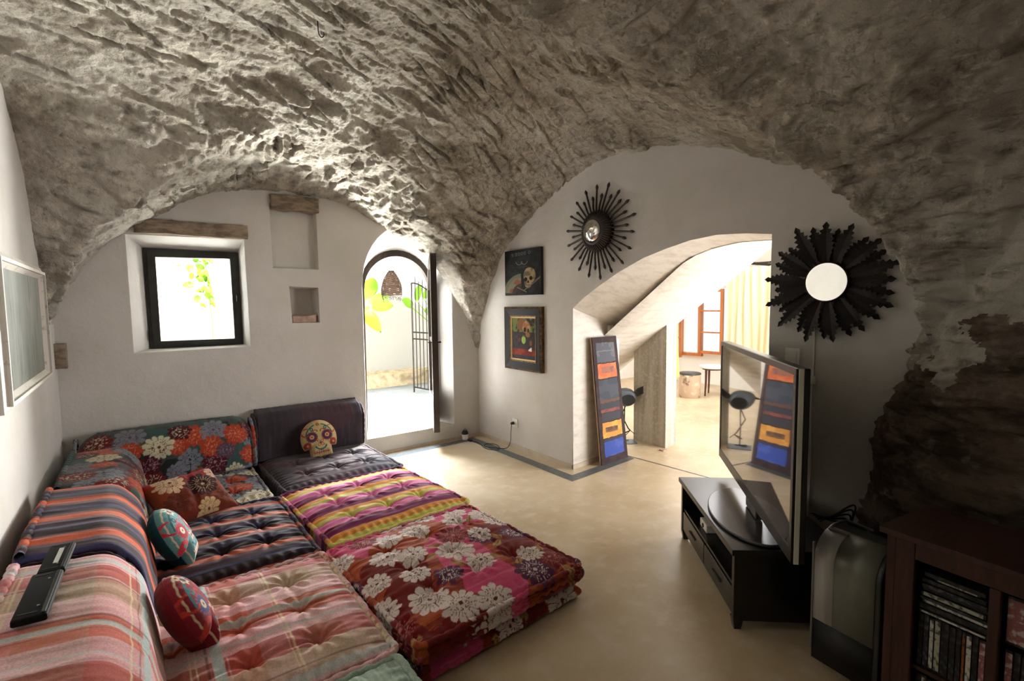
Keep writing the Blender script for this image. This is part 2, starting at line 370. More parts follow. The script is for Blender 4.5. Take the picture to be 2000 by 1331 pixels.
fA = lambda u, v, d: (u, YB+d, v)
fB = lambda u, v, d: (XR+d, u, v)
fC = lambda u, v, d: (XL-d, u, v)
# door opening in the back wall: outer recess and frame opening
def door_loop(x0, x1, zb, zs, zt, n=18):
    return [(x0, zb), (x1, zb)]+arc((x0+x1)/2, zs, (x1-x0)/2, zt-zs, 0, PI, n)
d_front = door_loop(1.785, 2.765, .175, 1.68, 2.30); d_back = door_loop(1.86, 2.70, .175, 1.66, 2.065)
w_front = [(-.012, 1.162), (.780, 1.166), (.768, 2.062), (-.018, 2.05)]
w_back = [(.10, 1.176), (.752, 1.174), (.748, 1.965), (.088, 1.973)]
n1_front = [(.988, 1.84), (1.371, 1.838), (1.366, 2.39), (.985, 2.39)]
n2_front = [(1.128, 1.352), (1.364, 1.350), (1.36, 1.668), (1.113, 1.678)]
sh = lambda P, s: [(sum(q[0] for q in P)/len(P)+(p[0]-sum(q[0] for q in P)/len(P))*s, sum(q[1] for q in P)/len(P)+(p[1]-sum(q[1] for q in P)/len(P))*s) for p in P]
wall_panel('wall_back', [(XL-.3, -.05), (XR+.05, -.05), (XR+.05, 3.1), (XL-.3, 3.1)],
           [(w_front, w_back, .23, False, .012), (d_front, d_back, .32, False, .025), (n1_front, sh(n1_front, .97), .075, True, .012), (n2_front, sh(n2_front, .94), .2, True, .008)], fA, m_plaster)
# alcove opening in the right wall
E1 = [(3.207, 1.44), (3.10, 1.555), (2.95, 1.635), (2.75, 1.72), (2.55, 1.79), (2.35, 1.855), (2.15, 1.905), (1.95, 1.930), (1.75, 1.925), (1.60, 1.915), (1.494, 1.905)]
E1 = [(3.212, 1.455), (3.08, 1.545), (2.90, 1.642), (2.70, 1.738), (2.45, 1.835), (2.251, 1.885), (2.05, 1.925), (1.853, 1.940), (1.65, 1.925), (1.492, 1.902)]
wall_panel('wall_right', [(YN, 3.1), (YN, -.05), (1.497, -.05)]+[(1.495, .5)]+E1[::-1]+[(3.215, .7), (3.225, -.05), (YB+.05, -.05), (YB+.05, 3.1)], [], fB, m_plaster)
E2 = [(3.243, 1.262), (3.05, 1.36), (2.85, 1.50), (2.65, 1.645), (2.46, 1.775), (2.34, 1.845), (2.15, 1.90), (1.95, 1.925), (1.75, 1.92), (1.50, 1.90)]
XE2 = 3.55
def loft(rows, name, mat, smooth=True, sub=None):
    V = [p for r in rows for p in r]; n = len(rows[0])
    Fc = [(i*n+k, i*n+k+1, (i+1)*n+k+1, (i+1)*n+k) for i in range(len(rows)-1) for k in range(n-1)]
    return mesh_obj(name, V, Fc, mat, smooth=smooth)
rows = []
for i in range(9):
    t = i/8
    rows.append([(XR+(XE2+.15*max(0, 1-q/2)-XR)*t, a[0]*(1-t)+b[0]*t, a[1]*(1-t)+b[1]*t+.02*math.sin(PI*t)*min(1, q/2)) for q, (a, b) in enumerate(zip(E1, E2))])
tag(loft(rows, 'trim_1', m_plaster2), 'smooth plastered arch lining over the passage in the right wall', kind='structure')
# sloping stair underside
def soff(y): return 1.27-.735*(y-3.09)
mb = MB()
SY0, SY1 = 4.3, 1.45
nx, ny = 8, 24; V = []; 
for i in range(nx+1):
    x = XE2-.02+(4.46-XE2+.02)*i/nx
    for k in range(ny+1):
        y = SY0+(SY1-SY0)*k/ny; z = soff(y)
        if i == 0 and y <= 3.235: z = max(min(z+.03, float(np.interp(-y, [-p[0] for p in E2], [p[1] for p in E2]))), 0)
        V.append((x, y, z))
Fc = [(i*(ny+1)+k, i*(ny+1)+k+1, (i+1)*(ny+1)+k+1, (i+1)*(ny+1)+k) for i in range(nx) for k in range(ny)]
mb.add(V, Fc); n0 = len(mb.v)
mb.add([(4.46, SY0, soff(SY0)), (4.46, SY1, soff(SY1)), (4.46, SY1, soff(SY1)+.16), (4.46, SY0, soff(SY0)+.16), (XE2-.02, SY0, soff(SY0)+.16), (XE2-.02, SY1, soff(SY1)+.16)], [(0, 1, 2, 3), (3, 2, 5, 4)])
o = mb.build('trim_2', m_plaster2, smooth=False, fix=False); auto_smooth(o, 50)
tag(o, 'underside of a straight staircase crossing the passage', kind='structure')
# jambs of the passage (wall thickness)
mb = MB()
def jamb_loop(y):
    return
JY0, JY1 = 3.215, 3.26; XJ = 3.765
mb.add([(XR, JY0, -.03), (XJ, JY1, -.03), (XJ, JY1, soff(JY1)+.03), (3.70, 3.247, 1.268), (XR+.3, 3.229, 1.365), (XR, JY0, 1.46)], [(0, 1, 2, 3, 4, 5)])
mb.add([(XJ, JY1, -.03), (XJ, 4.9, -.03), (XJ, 4.9, 1.3), (XJ, JY1, 1.3)], [(0, 1, 2, 3)])
mb.add([(XR, 1.497, -.03), (3.7, 1.45, -.03), (3.7, 1.45, 2.1), (XR, 1.493, 2.1)], [(0, 1, 2, 3)])
mb.add([(3.7, 1.45, -.03), (3.7, -.2, -.03), (3.7, -.2, 3), (3.7, 1.45, 3)], [(0, 1, 2, 3)])
tag(mb.build('trim_3', m_plaster2, fix=False), 'plastered side faces of the passage through the right wall', kind='structure')
wall_panel('wall_left', [(YN, -.05), (YB, -.05), (YB, 3.1), (YN, 3.1)], [], fC, m_plaster)
mb = MB(); mb.add([(XL, YN, -.05), (XR, YN, -.05), (XR, YN, 3.1), (XL, YN, 3.1)], [(0, 1, 2, 3)])
tag(mb.build('wall_front', m_plaster, fix=False), kind='structure')
mb = MB(); mb.add([(XL-.3, YN-.3, 3.12), (XR+.05, YN-.3, 3.12), (XR+.05, YB+.05, 3.12), (XL-.3, YB+.05, 3.12)], [(0, 1, 2, 3)])
tag(mb.build('ceiling_cap', m_plaster, fix=False), kind='structure')
# floor
mb = MB(); mb.add([(-1, -1.4, 0), (9.2, -1.4, 0), (9.2, 6.5, 0), (3.62, 6.5, 0), (3.62, 4.9, 0), (3.12, 4.9, 0), (-1, 4.9, 0)], [(0, 1, 2, 3, 4, 5, 6)])
tag(mb.build('floor', m_floor, fix=False), kind='structure')
def strip(pts, w, name, z=.0015):
    V = []
    for i, p in enumerate(pts):
        p = Vector(p)
        d0 = (Vector(pts[i])-Vector(pts[i-1])).normalized() if i else None
        d1 = (Vector(pts[i+1])-Vector(pts[i])).normalized() if i < len(pts)-1 else None
        d = ((d0 or d1)+(d1 or d0)).normalized(); n = Vector((-d.y, d.x)); k = w/2/max(.3, n.dot(Vector((-(d0 or d1).y, (d0 or d1).x))))
        V += [(p.x+n.x*k, p.y+n.y*k, z), (p.x-n.x*k, p.y-n.y*k, z)]
    return tag(mesh_obj(name, V, [(2*i, 2*i+1, 2*i+3, 2*i+2) for i in range(len(pts)-1)], m_strip), kind='structure')
strip([(1.75, 4.62), (2.93, 4.66), (2.925, 3.045), (3.72, 3.11), (3.80, 3.5)], .105, 'trim_4')
strip([(3.78, 3.30), (3.82, 2.7), (3.86, 1.9), (3.9, 1.2)], .014, 'trim_5', .002)
# skirting
mb = MB(); mb.box((XR-.012, 3.22, 0), (XR+.01, YB, .04)); tag(mb.build('baseboard_right', m_base), kind='structure')
mb = MB(); mb.box((1.75, YB-.012, 0), (XR, YB+.01, .03)); tag(mb.build('baseboard_back', m_base), kind='structure')
mb = MB(); mb.add([(XR-.012, JY0-.012, 0), (XJ, JY1-.012, 0), (XJ, JY1-.012, .04), (XR-.012, JY0-.012, .04), (XR, JY0+.01, .04), (XJ, JY1+.01, .04)], [(0, 1, 2, 3), (3, 2, 5, 4)]); tag(mb.build('baseboard_passage', m_base), kind='structure')

# rough stone pieces set in the back wall
def stone_block(name, a, b, mat, label, cat, amp=.012, res=.012, taper=None):
    bm = bmesh.new(); bmesh.ops.create_cube(bm, size=1)
    S = [b[i]-a[i] for i in range(3)]
    bmesh.ops.subdivide_edges(bm, edges=bm.edges[:], cuts=18, use_grid_fill=True)
    for v in bm.verts: v.co = Vector([(a[i]+b[i])/2+v.co[i]*S[i] for i in range(3)])
    P = np.array([v.co[:] for v in bm.verts]); n = np.stack([fbm(P*9+k*7, 3)-.5 for k in range(3)], -1); f2 = np.stack([fbm(P*40+k*7, 2)-.5 for k in range(3)], -1)
    P2 = P+n*amp*2.2+f2*amp*.6
    for v, p in zip(bm.verts, P2): v.co = p
    if taper: 
        for v in bm.verts: taper(v.co)
    me = bpy.data.meshes.new(name); bm.to_mesh(me); bm.free(); me.materials.append(mat)
    me.polygons.foreach_set('use_smooth', [True]*len(me.polygons))
    return tag(link(bpy.data.objects.new(name, me)), label, cat)
def tp(co): co.z += -.0*(co.x)
stone_block('stone_lintel', (.03, YB-.035, 2.068), (.80, YB+.10, 2.175), m_lintel, 'long brown stone lintel above the small square window', 'lintel')
stone_block('stone_slab', (.985, YB-.03, 2.345), (1.385, YB+.06, 2.47), m_lintel, 'short rough stone slab capping the tall shallow wall niche', 'lintel', .01)
stone_block('stone_corbel', (XL-.03, YB-.10, 1.085), (XL+.06, YB+.02, 1.26), m_lintel, 'small square stone corbel under the vault in the left corner', 'corbel', .004)
stone_block('pink_rock', (1.135, YB+.03, 1.352), (1.355, YB+.17, 1.415), m_pinkstone, 'pinkish stone lying in the small wall niche', 'stone', .01)
# ------------------------------------------------------------------ window_1
wroot = empty('window_1', (.42, YB+.2, 1.57), kind='structure')
def P_(x, y, z, o): return (x-o.location.x, y-o.location.y, z-o.location.z)
mb = MB(); yf = YB+.19
xo = [(.088, 1.168), (.757, 1.166), (.750, 1.970), (.085, 1.978)]; xi = [(.163, 1.232), (.690, 1.228), (.684, 1.915), (.160, 1.908)]
def frame_ring(mb, o, i, y0, y1, root):
    n = len(o); V = [P_(u, y0, v, root) for u, v in o]+[P_(u, y0, v, root) for u, v in i]+[P_(u, y1, v, root) for u, v in o]+[P_(u, y1, v, root) for u, v in i]
    Fc = []
    for k in range(n):
        j = (k+1) % n; Fc += [(k, j, n+j, n+k), (2*n+k, 3*n+k, 3*n+j, 2*n+j), (n+k, n+j, 3*n+j, 3*n+k), (k, 2*n+k, 2*n+j, j)]
    mb.add(V, Fc)
frame_ring(mb, xo, xi, yf, yf+.05, wroot)
xm = sh(xo, .93); frame_ring(mb, xm, sh(xi, 1.0), yf-.018, yf, wroot)
mb.build('window_frame', m_blackframe, wroot)
mb = MB(); mb.add([P_(u, yf+.03, v, wroot) for u, v in xi]+[P_(u, yf+.034, v, wroot) for u, v in xi], [(0, 1, 2, 3), (4, 7, 6, 5)]); mb.build('pane', m_glass, wroot)
mb = MB(); mb.tube([P_(.72, yf-.02, 1.62, wroot), P_(.72, yf-.045, 1.60, wroot), P_(.72, yf-.045, 1.55, wroot)], .006); mb.build('handle', m_iron, wroot)
mb = MB(); mb.box(P_(.092, yf-.03, 1.24, wroot), P_(.108, yf-.005, 1.32, wroot)); mb.build('hinge', m_iron, wroot)

# ------------------------------------------------------------------ door_1 (arched frame + open leaf)
droot = empty('door_1', (2.28, YB+.3, .18), kind='structure')
mb = MB(); yd = YB+.29
fo = door_loop(1.835, 2.725, .175, 1.66, 2.09, 24)[1:]+[(1.845, .175)]; fi = door_loop(1.905, 2.655, .175, 1.66, 2.022, 24)[1:]+[(1.895, .175)]
n = len(fo); V = []
for (a, b) in zip(fo, fi):
    V += [P_(a[0], yd, a[1], droot), P_(b[0], yd, b[1], droot), P_(b[0], yd+.06, b[1], droot), P_(a[0], yd+.06, a[1], droot)]
Fc = [(4*i+k, 4*i+(k+1) % 4, 4*i+4+(k+1) % 4, 4*i+4+k) for i in range(n-1) for k in range(4)]
mb.add(V, Fc); mb.build('door_frame', m_doorwood, droot)
mb = MB(); mb.box(P_(1.785, YB+.005, .1, droot), P_(2.765, YB+.6, .178, droot)); mb.build('threshold', m_plaster2, droot)
# leaf
hinge = Vector((2.655, YB+.29)); free = Vector((2.400, 4.47)); dv = (free-hinge); Lf = dv.length; dv.normalize(); nv = Vector((-dv.y, dv.x))
def leafp(a, z, t): p = hinge+dv*a+nv*t; return P_(p.x, p.y, z, droot)
prof = [(0, .20), (Lf, .20), (Lf, 2.0), (Lf*.97, 2.015), (Lf*.5, 1.97), (0, 1.72)]
ins = [(.09, .55), (Lf-.09, .55), (Lf-.09, 1.90), (Lf-.11, 1.91), (Lf*.5, 1.87), (.09, 1.66)]
lf = MB(); n = 6; V = [leafp(u, v, t_) for t_ in (-.03, .03) for P__ in (prof, ins) for u, v in P__]
Fc = []
for k in range(n):
    j = (k+1) % n; Fc += [(k, j, n+j, n+k), (2*n+k, 3*n+k, 3*n+j, 2*n+j), (n+k, n+j, 3*n+j, 3*n+k), (k, 2*n+k, 2*n+j, j)]
lf.add(V, Fc); leaf = lf.build('door_leaf', m_doorwood, droot)
pn = MB(); pn.prism([(Lf*.22, .27), (Lf*.78, .27), (Lf*.78, .48), (Lf*.22, .48)], .03, .038, leafp); pn.build('panel', m_doorwood, leaf)
pn = MB(); pn.prism(ins, -.003, .003, leafp); pn.build('pane', m_glass, leaf)
pn = MB(); pn.prism([(.09, 1.11), (Lf-.09, 1.11), (Lf-.09, 1.15), (.09, 1.15)], -.02, .02, leafp); pn.build('glazing_bar', m_doorwood, leaf)
hb = MB(); hb.tube([leafp(Lf-.05, 1.12, .02), leafp(Lf-.05, 1.12, .06), leafp(Lf-.14, 1.12, .06)], .008); hb.tube([leafp(Lf-.05, 1.12, -.02), leafp(Lf-.05, 1.12, -.06), leafp(Lf-.14, 1.12, -.06)], .008); hb.build('handle', m_iron, leaf)

# ------------------------------------------------------------------ terrace outside the door and window
def noisy_grid(name, nx, ny, f, mat, amp=.03, sc=6, smooth=True, oct=4):
    U, Vv = np.meshgrid(np.linspace(0, 1, nx), np.linspace(0, 1, ny), indexing='ij')
    P = np.array([f(u, v) for u, v in zip(U.ravel(), Vv.ravel())]); P = P+np.stack([fbm(P*sc+k*9, oct)-.5 for k in range(3)], -1)*amp*2
    Fc = [(i*ny+j, i*ny+j+1, (i+1)*ny+j+1, (i+1)*ny+j) for i in range(nx-1) for j in range(ny-1)]
    return mesh_obj(name, P, Fc, mat, smooth=smooth)
mb = MB(); mb.box((-3, YB+.45, .02), (3.6, 5.80, .172)); mb.box((-3, 5.845, .0), (3.61, 12, .158)); mb.box((3.61, 6.71, .0), (9, 12, .158))
tag(mb.build('terrace', m_terr), 'pale bluish stone slabs of the terrace outside', kind='structure')
mb = MB(); mb.box((-4, 9.6, 0), (9, 9.9, 5.0)); tag(mb.build('wall_terrace', m_white_out), 'sunlit whitewashed wall across the terrace', kind='structure')
o = noisy_grid('stone_kerb', 110, 26, lambda u, v: (1.3+3.2*u, 7.75+(.0 if v < .5 else (v-.5)*.9)-.0, .15+(min(v, .5)*.46)), m_rockdark, .03, 7)
o.data.materials[0] = nmat('pale_kerb_stone', (178, 164, 138), .9, bump=(18, .6, .015), var=(9, (132, 116, 92), .45, .65))
tag(o, 'low rough stone kerb at the back of the terrace', 'kerb')
# rough rock overhang seen through the top of the door
o = noisy_grid('overhang', 90, 60, lambda u, v: (1.2+4.4*u, 6.3+2.4*v, 2.42-.9*max(0, u-.55)**1.5*2.2+.25*v*(1-u)), nmat('tan_rock', (196, 178, 138), .95, bump=(14, .9, .03), var=(6, (140, 122, 92), .42, .62)), .07, 4)  # tan rock with random browner patches
tag(o, 'rough rock overhang above the terrace seen through the arched door', kind='structure')
# woven pendant lamp outside
px, py, pz = 3.06, 7.0, 2.06
t = empty('pendant_lamp', (px, py, 1.64), label='brown woven beehive pendant lamp hanging outside the arched door', cat='lamp')
mb = MB()
for k in range(15):
    z = .36-k*.0245; u = k/14; r = .035+.11*math.sin(min(1, u*1.25)*PI/2)**.9
    mb.tube([(r*math.cos(a*PI/14), r*math.sin(a*PI/14), z+.004*math.sin(a*1.7+k)) for a in range(28)], .0098, 6, closed=True)
for a in range(12):
    th = a*PI/6; mb.tube([((.035+.11*math.sin(min(1, q/10*1.25)*PI/2)**.9)*math.cos(th), (.035+.11*math.sin(min(1, q/10*1.25)*PI/2)**.9)*math.sin(th), .36-q*.0343) for q in range(11)], .005, 5)
mb.build('lamp_shade', m_wicker, t)
mb = MB()
for a in range(46):
    th = a*2*PI/46; L = rnd.uniform(.04, .12); mb.tube([(.145*math.cos(th), .145*math.sin(th), .02), (.14*math.cos(th+.1), .14*math.sin(th+.1), .02-L*.5), (.13*math.cos(th-.05), .13*math.sin(th+.2), .02-L)], .0025, 4)
mb.build('fringe', m_wicker, t)
mb = MB(); mb.tube([(0, 0, .35), (0, 0, .44), (-.03, 0, .50), (-.10, 0, .58), (-.17, .05, .70), (-.19, .05, .86)], .005, 6); mb.build('cord', m_iron, t)
# iron gate
g0, g1 = Vector((3.36, 6.96)), Vector((3.44, 6.42)); gd = (g1-g0); gl = gd.length; gd.normalize()
t = empty('iron_gate', (g0.x, g0.y, .17), label='open wrought iron gate of thin vertical bars beyond the arched door', cat='gate')
gp = lambda a, z: (gd.x*a, gd.y*a, z)
mb = MB(); top = lambda a: 1.46+.26*(1-(a/gl))*1.0*0+.20*math.sin(PI/2*(1-a/gl))
mb.tube([gp(0, 0), gp(0, top(0))], .013, 8); mb.tube([gp(gl, 0), gp(gl, top(gl))], .013, 8)
for z in (.08, .82, .92): mb.tube([gp(0, z), gp(gl, z)], .011, 6)
mb.tube([gp(gl*k/10, top(gl*k/10)) for k in range(11)], .012, 6)
mb.build('gate_frame', m_iron, t)
for k in range(1, 6):
    a = gl*k/6; mb = MB(); mb.tube([gp(a, .08), gp(a, top(a)+(.10 if k % 2 else .05))], .008, 6); mb.build('bar', m_iron, t)
# leafy plants
def big_leaf(mb, base, tip, w, droop=.05, n=8):
    base = Vector(base); tip = Vector(tip); d = tip-base; side = d.cross(Vector((.3, -1, .2))).normalized()
    V = []
    for i in range(n+1):
        u = i/n; c = base.lerp(tip, u)+Vector((0, 0, -droop*u*u)); ww = w*math.sin(PI*min(1, u*.88+.12))**.7
        if i == n: ww = .002
        V += [c-side*ww+Vector((0, -.02, .02)), c, c+side*ww+Vector((0, -.02, .02))]
    Fc = []
    for i in range(n):
        Fc += [(3*i, 3*i+1, 3*i+4, 3*i+3), (3*i+1, 3*i+2, 3*i+5, 3*i+4)]
    mb.add(V, Fc)
def broad_plant(x, y, z, leaves, label, sx=0):
    t = empty('broad_leaved_plant', (x, y, .158), label=label, cat='plant', group=None)
    for (dx, dz, L, w, an) in leaves:
        mb = MB(); b = (dx, 0, z+dz); tp_ = (dx+L*math.cos(an), -.1, z+dz+L*math.sin(an)); big_leaf(mb, b, tp_, w); mb.build('leaf', m_leaf, t, smooth=True)
        mb = MB(); mb.tube([(sx, .03, 0), (sx*.9+dx*.1, .02, (z+dz)*.7), b], .010, 6); mb.build('stem', m_leaf, t)
broad_plant(2.86, 7.35, 1.32, [(-.06, .12, .36, .15, 1.35), (-.02, .02, .34, .12, .1), (-.1, -.08, .34, .12, -.9), (.05, .04, .26, .09, .7)], 'bright green broad-leaved plant at the left of the door view', -.55)
broad_plant(3.75, 7.35, 1.35, [(-.12, .05, .30, .09, 1.6), (-.2, -.05, .28, .08, 2.5), (0, .1, .3, .09, .8), (.02, -.1, .3, .09, -.3)], 'bright green broad-leaved plant behind the iron gate', .35)
def vine(cx, cy, cz, w, h, n, label, seed):
    r = random.Random(seed); t = empty('leafy_shrub', (cx, cy, .158), label=label, cat='plant'); mb = MB()
    for i in range(n):
        a = r.gauss(0, .4); z = cz+r.uniform(-h, h)-.158; p = Vector((a*w, r.uniform(-.1, .1), z)); d = Vector((r.uniform(-1, 1), r.uniform(-.6, 0), r.uniform(-1, .6))).normalized()*r.uniform(.06, .13)
        big_leaf(mb, p, p+d, r.uniform(.025, .05), .01, 5)
    mb.build('foliage', m_leaf, t, smooth=True)
    mb = MB(); mb.tube([(0, .05, 0), (.03, .05, (cz-.158)*.6), (-.02, .04, cz-.158+h*.8)], .006, 6); mb.build('stem', m_leaf, t)
vine(.79, 7.6, 1.95, .20, .42, 70, 'green leafy shrub at the right of the small window view', 3)
vine(1.25, 8.3, 1.2, .16, .3, 45, 'low green leafy shrub beside the whitewashed terrace wall', 5)
o = stone_block('terrace_pillar', (.05, 7.9, .15), (.55, 8.3, 2.6), nmat('pale_masonry', (226, 214, 190), .9, bump=(10, .8, .03), var=(7, (160, 120, 84), .6, .7)), 'pale stone pillar seen through the small window', 'pillar', .015)

# ------------------------------------------------------------------ far room beyond the passage
mb = MB(); XW = 8.3
for a, b in (((XW, -.3, 0), (XW+.2, 4.74, 3.1)), ((XW, 4.74, 0), (XW+.2, 5.62, .56)), ((XW, 4.74, 1.74), (XW+.2, 5.62, 3.1)), ((XW, 5.62, 0), (XW+.2, 6.7, 3.1))): mb.box(a, b)
tag(mb.build('wall_far', m_white_out), 'white end wall of the bright room beyond the passage', kind='structure')
mb = MB(); mb.box((3.6, 6.5, 0), (XW+.2, 6.7, 3.1)); tag(mb.build('wall_far_left', m_white_out), kind='structure')
mb = MB(); mb.box((3.7, -.5, 0), (XW+.2, -.3, 3.1)); tag(mb.build('wall_far_right', m_white_out), kind='structure')
mb = MB(); mb.box((3.12, 4.92, 0), (3.75, 5.05, 3.1)); mb.box((3.62, 5.05, 0), (3.75, 6.5, 3.1)); tag(mb.build('wall_far_near', m_white_out), kind='structure')
mb = MB(); mb.add([(3.15, -.5, 3.08), (XW+.2, -.5, 3.08), (XW+.2, 6.7, 3.08), (3.15, 6.7, 3.08)], [(0, 1, 2, 3)]); tag(mb.build('ceiling_far', m_white_out, fix=False), kind='structure')
# concrete wall carrying the stair
CY0, CY1, CX0, CX1 = 3.09, 3.50, 4.285, 4.49
mb = MB(); mb.add([(CX0, CY0, 0), (CX1, CY0+.02, 0), (CX1, CY1+.02, 0), (CX0, CY1, 0), (CX0, CY0, soff(CY0)+.03), (CX1, CY0+.02, soff(CY0)+.03), (CX1, CY1+.02, soff(CY1)+.03), (CX0, CY1, soff(CY1)+.03)],
                  [(0, 3, 2, 1), (4, 5, 6, 7), (0, 1, 5, 4), (1, 2, 6, 5), (2, 3, 7, 6), (3, 0, 4, 7)])
tag(mb.build('trim_6', m_concrete), 'board-marked grey concrete support under the sloping stair', kind='structure')
# casement windows
def casement(name, p0, p1, z0, z1, label, rows=3):
    p0 = Vector(p0); p1 = Vector(p1); d = p1-p0; L = d.length; d.normalize()
    t = empty(name, (p0.x, p0.y, z0), label=label, cat='window'); H = z1-z0; nv = Vector((-d.y, d.x))
    f = lambda u, v, w: (d.x*u+nv.x*w, d.y*u+nv.y*w, v)
    mb = MB(); b = .05
    for poly in ([(0, 0), (L, 0), (L, b), (0, b)], [(0, H-b), (L, H-b), (L, H), (0, H)], [(0, b), (b, b), (b, H-b), (0, H-b)], [(L-b, b), (L, b), (L, H-b), (L-b, H-b)]): mb.prism(poly, -.022, .022, f)
    mb.build('frame', m_orange, t)
    for k in range(1, rows):
        z = H*k/rows; mb = MB(); mb.prism([(b, z-.012), (L-b, z-.012), (L-b, z+.012), (b, z+.012)], -.015, .015, f); mb.build('glazing_bar', m_orange, t)
    mb = MB(); mb.prism([(b, b), (L-b, b), (L-b, H-b), (b, H-b)], -.002, .002, f); mb.build('pane', m_glass, t)
casement('casement_window', (8.22, 5.24), (8.22, 4.76), .56, 1.72, 'orange wooden casement with three panes on the far wall')
casement('casement_window', (7.55, 5.52), (8.22, 5.60), .46, 1.60, 'orange wooden casement standing open towards the left')
mb = MB(); mb.box((-.03, -.03, 0), (.03, .44, .05)); mb.box((-.03, -.03, 1.22), (.03, .44, 1.27)); mb.box((-.03, .38, .05), (.03, .44, 1.22)); mb.box((-.03, -.03, .05), (.03, .03, 1.22))
o = mb.build('window_frame_far', m_orange); o.location = (8.27, 5.22, .50); o.name = 'window_2'; tag(o, kind='structure')
# curtain and pole
t = empty('curtain', (7.7, 4.0, .35), label='cream pleated curtain hanging on a dark pole in the bright room', cat='curtain')
nU, nV = 90, 20; V = []
for i in range(nU):
    u = i/(nU-1)
    for k in range(nV):
        v = k/(nV-1); yy = -.38+.78*u; V.append((.045*math.sin(u*42)*(.7+.3*v)+.012*math.sin(u*90+v*3), yy+.02*math.sin(v*4+u*9), 1.68*v))
mb = MB(); mb.add(V, [(i*nV+k, i*nV+k+1, (i+1)*nV+k+1, (i+1)*nV+k) for i in range(nU-1) for k in range(nV-1)])
o = mb.build('drape', m_curtain, t, smooth=True, fix=False); md = o.modifiers.new('s', 'SOLIDIFY'); md.thickness = .004
t2 = empty('curtain_pole', (7.7, 4.0, 2.085), label='dark curtain pole with round finials above the cream curtain', cat='curtain pole')
mb = MB(); mb.tube([(0, -.6, 0), (0, .44, 0)], .012, 8); mb.build('rod', m_iron, t2)
mb = MB(); mb.lathe([(.001, -.03), (.022, -.015), (.028, 0), (.022, .015), (.001, .03)], (0, .46, 0), 12); mb.build('finial', m_iron, t2)
for k in range(5):
    mb = MB(); mb.tube([(.022*math.cos(a*PI/6), .32-k*.2, .022*math.sin(a*PI/6)-.01) for a in range(12)], .004, 5, closed=True); mb.build('ring', m_iron, t2)
mb = MB(); mb.box((-.0, -.02, -.02), (.6, .02, .02)); mb.build('bracket', m_iron, t2)
# small red-lettered notice on the far wall
t = empty('wall_notice', (8.28, 4.47, 1.60), label='small white notice with red marks on the far wall', cat='notice')
mb = MB(); mb.box((-.008, -.07, 0), (0, .07, .30)); mb.build('sheet', m_whitepl, t)
m_red = nmat('red_ink', (196, 60, 50), .6); mb = MB()
for k in range(6):
    for q in range(2): mb.box((-.011, -.045+q*.055, .03+k*.042), (-.008, -.045+q*.055+.03, .05+k*.042))
for a, b in (((-.011, -.065, .005), (-.008, .065, .012)), ((-.011, -.065, .288), (-.008, .065, .295)), ((-.011, -.067, .005), (-.008, -.061, .295)), ((-.011, .061, .005), (-.008, .067, .295))): mb.box(a, b)
mb.build('lettering', m_red, t)
# drum stool and small table
t = empty('drum_stool', (6.95, 4.57, 0), label='cylindrical veined stone drum stool with dark top on the far floor', cat='stool')
mb = MB(); mb.lathe([(.16, 0), (.165, .01), (.163, .2), (.165, .36)], n=40); o = mb.build('drum', m_marble, t); auto_smooth(o)
mb = MB(); mb.lathe([(.166, .36), (.17, .365), (.166, .385), (.15, .39)], n=40); o = mb.build('top', m_grey_body, t); auto_smooth(o)
t = empty('side_table', (7.35, 4.42, 0), label='small round pale-topped side table on walnut legs in the bright room', cat='table')
mb = MB(); mb.lathe([(.20, .44), (.21, .45), (.21, .475), (.2, .48)], n=40); o = mb.build('tabletop', m_whitepl, t); auto_smooth(o)
for k in range(3):
    th = k*2*PI/3+.9; c, s_ = math.cos(th), math.sin(th); mb = MB(); mb.tube([(.15*c, .15*s_, .44), (.155*c, .155*s_, .2), (.17*c, .17*s_, 0)], [.02, .016, .013], 8); mb.build('leg', m_walnut, t)
mb = MB(); mb.tube([(.15*math.cos(a*PI/15), .15*math.sin(a*PI/15), .425) for a in range(30)], .012, 6, closed=True); mb.build('apron', m_walnut, t)
# round-backed chair glimpsed above the television
t = empty('armchair', (6.0, 3.1, 0), rz=.5, label='chair with a curved reddish wooden back partly hidden by the television', cat='chair')
mb = MB(); mb.tube([(.24*math.cos(a*PI/14), .24*math.sin(a*PI/14), .44+.36*math.sin(PI*a/14)) for a in range(15)], .014, 8); mb.build('backrest', m_orange, t)
mb = MB(); mb.lathe([(.2, .41), (.23, .42), (.23, .45), (.2, .46)], n=28); mb.build('seat', m_walnut, t)
for k in range(4):
    th = PI/4+k*PI/2; c, s_ = math.cos(th), math.sin(th); mb = MB(); mb.tube([(.18*c, .18*s_, .42), (.22*c, .22*s_, 0)], .014, 8); mb.build('leg', m_walnut, t)
# yellow cloth hanging behind the concrete support
t = empty('hanging_cloth', (4.50, 3.17, .70), label='yellow cloth hanging on the far side of the grey concrete support', cat='cloth')
V = []
for i in range(24):
    u = i/23
    for k in range(16):
        v = k/15; V.append((.012+(.10+.03*(1-v))*u*(1-.35*v), -.03+.016*math.sin(u*14+v*2)+.05*u, .60*v))
mb = MB(); mb.add(V, [(i*16+k, i*16+k+1, (i+1)*16+k+1, (i+1)*16+k) for i in range(23) for k in range(15)])
o = mb.build('drape', m_yellow, t, smooth=True, fix=False); md = o.modifiers.new('s', 'SOLIDIFY'); md.thickness = .006
mb = MB(); mb.tube([(-.008, -.02, .57), (.03, -.02, .575), (.045, -.02, .60)], .005, 6); mb.build('hook', m_iron, t)
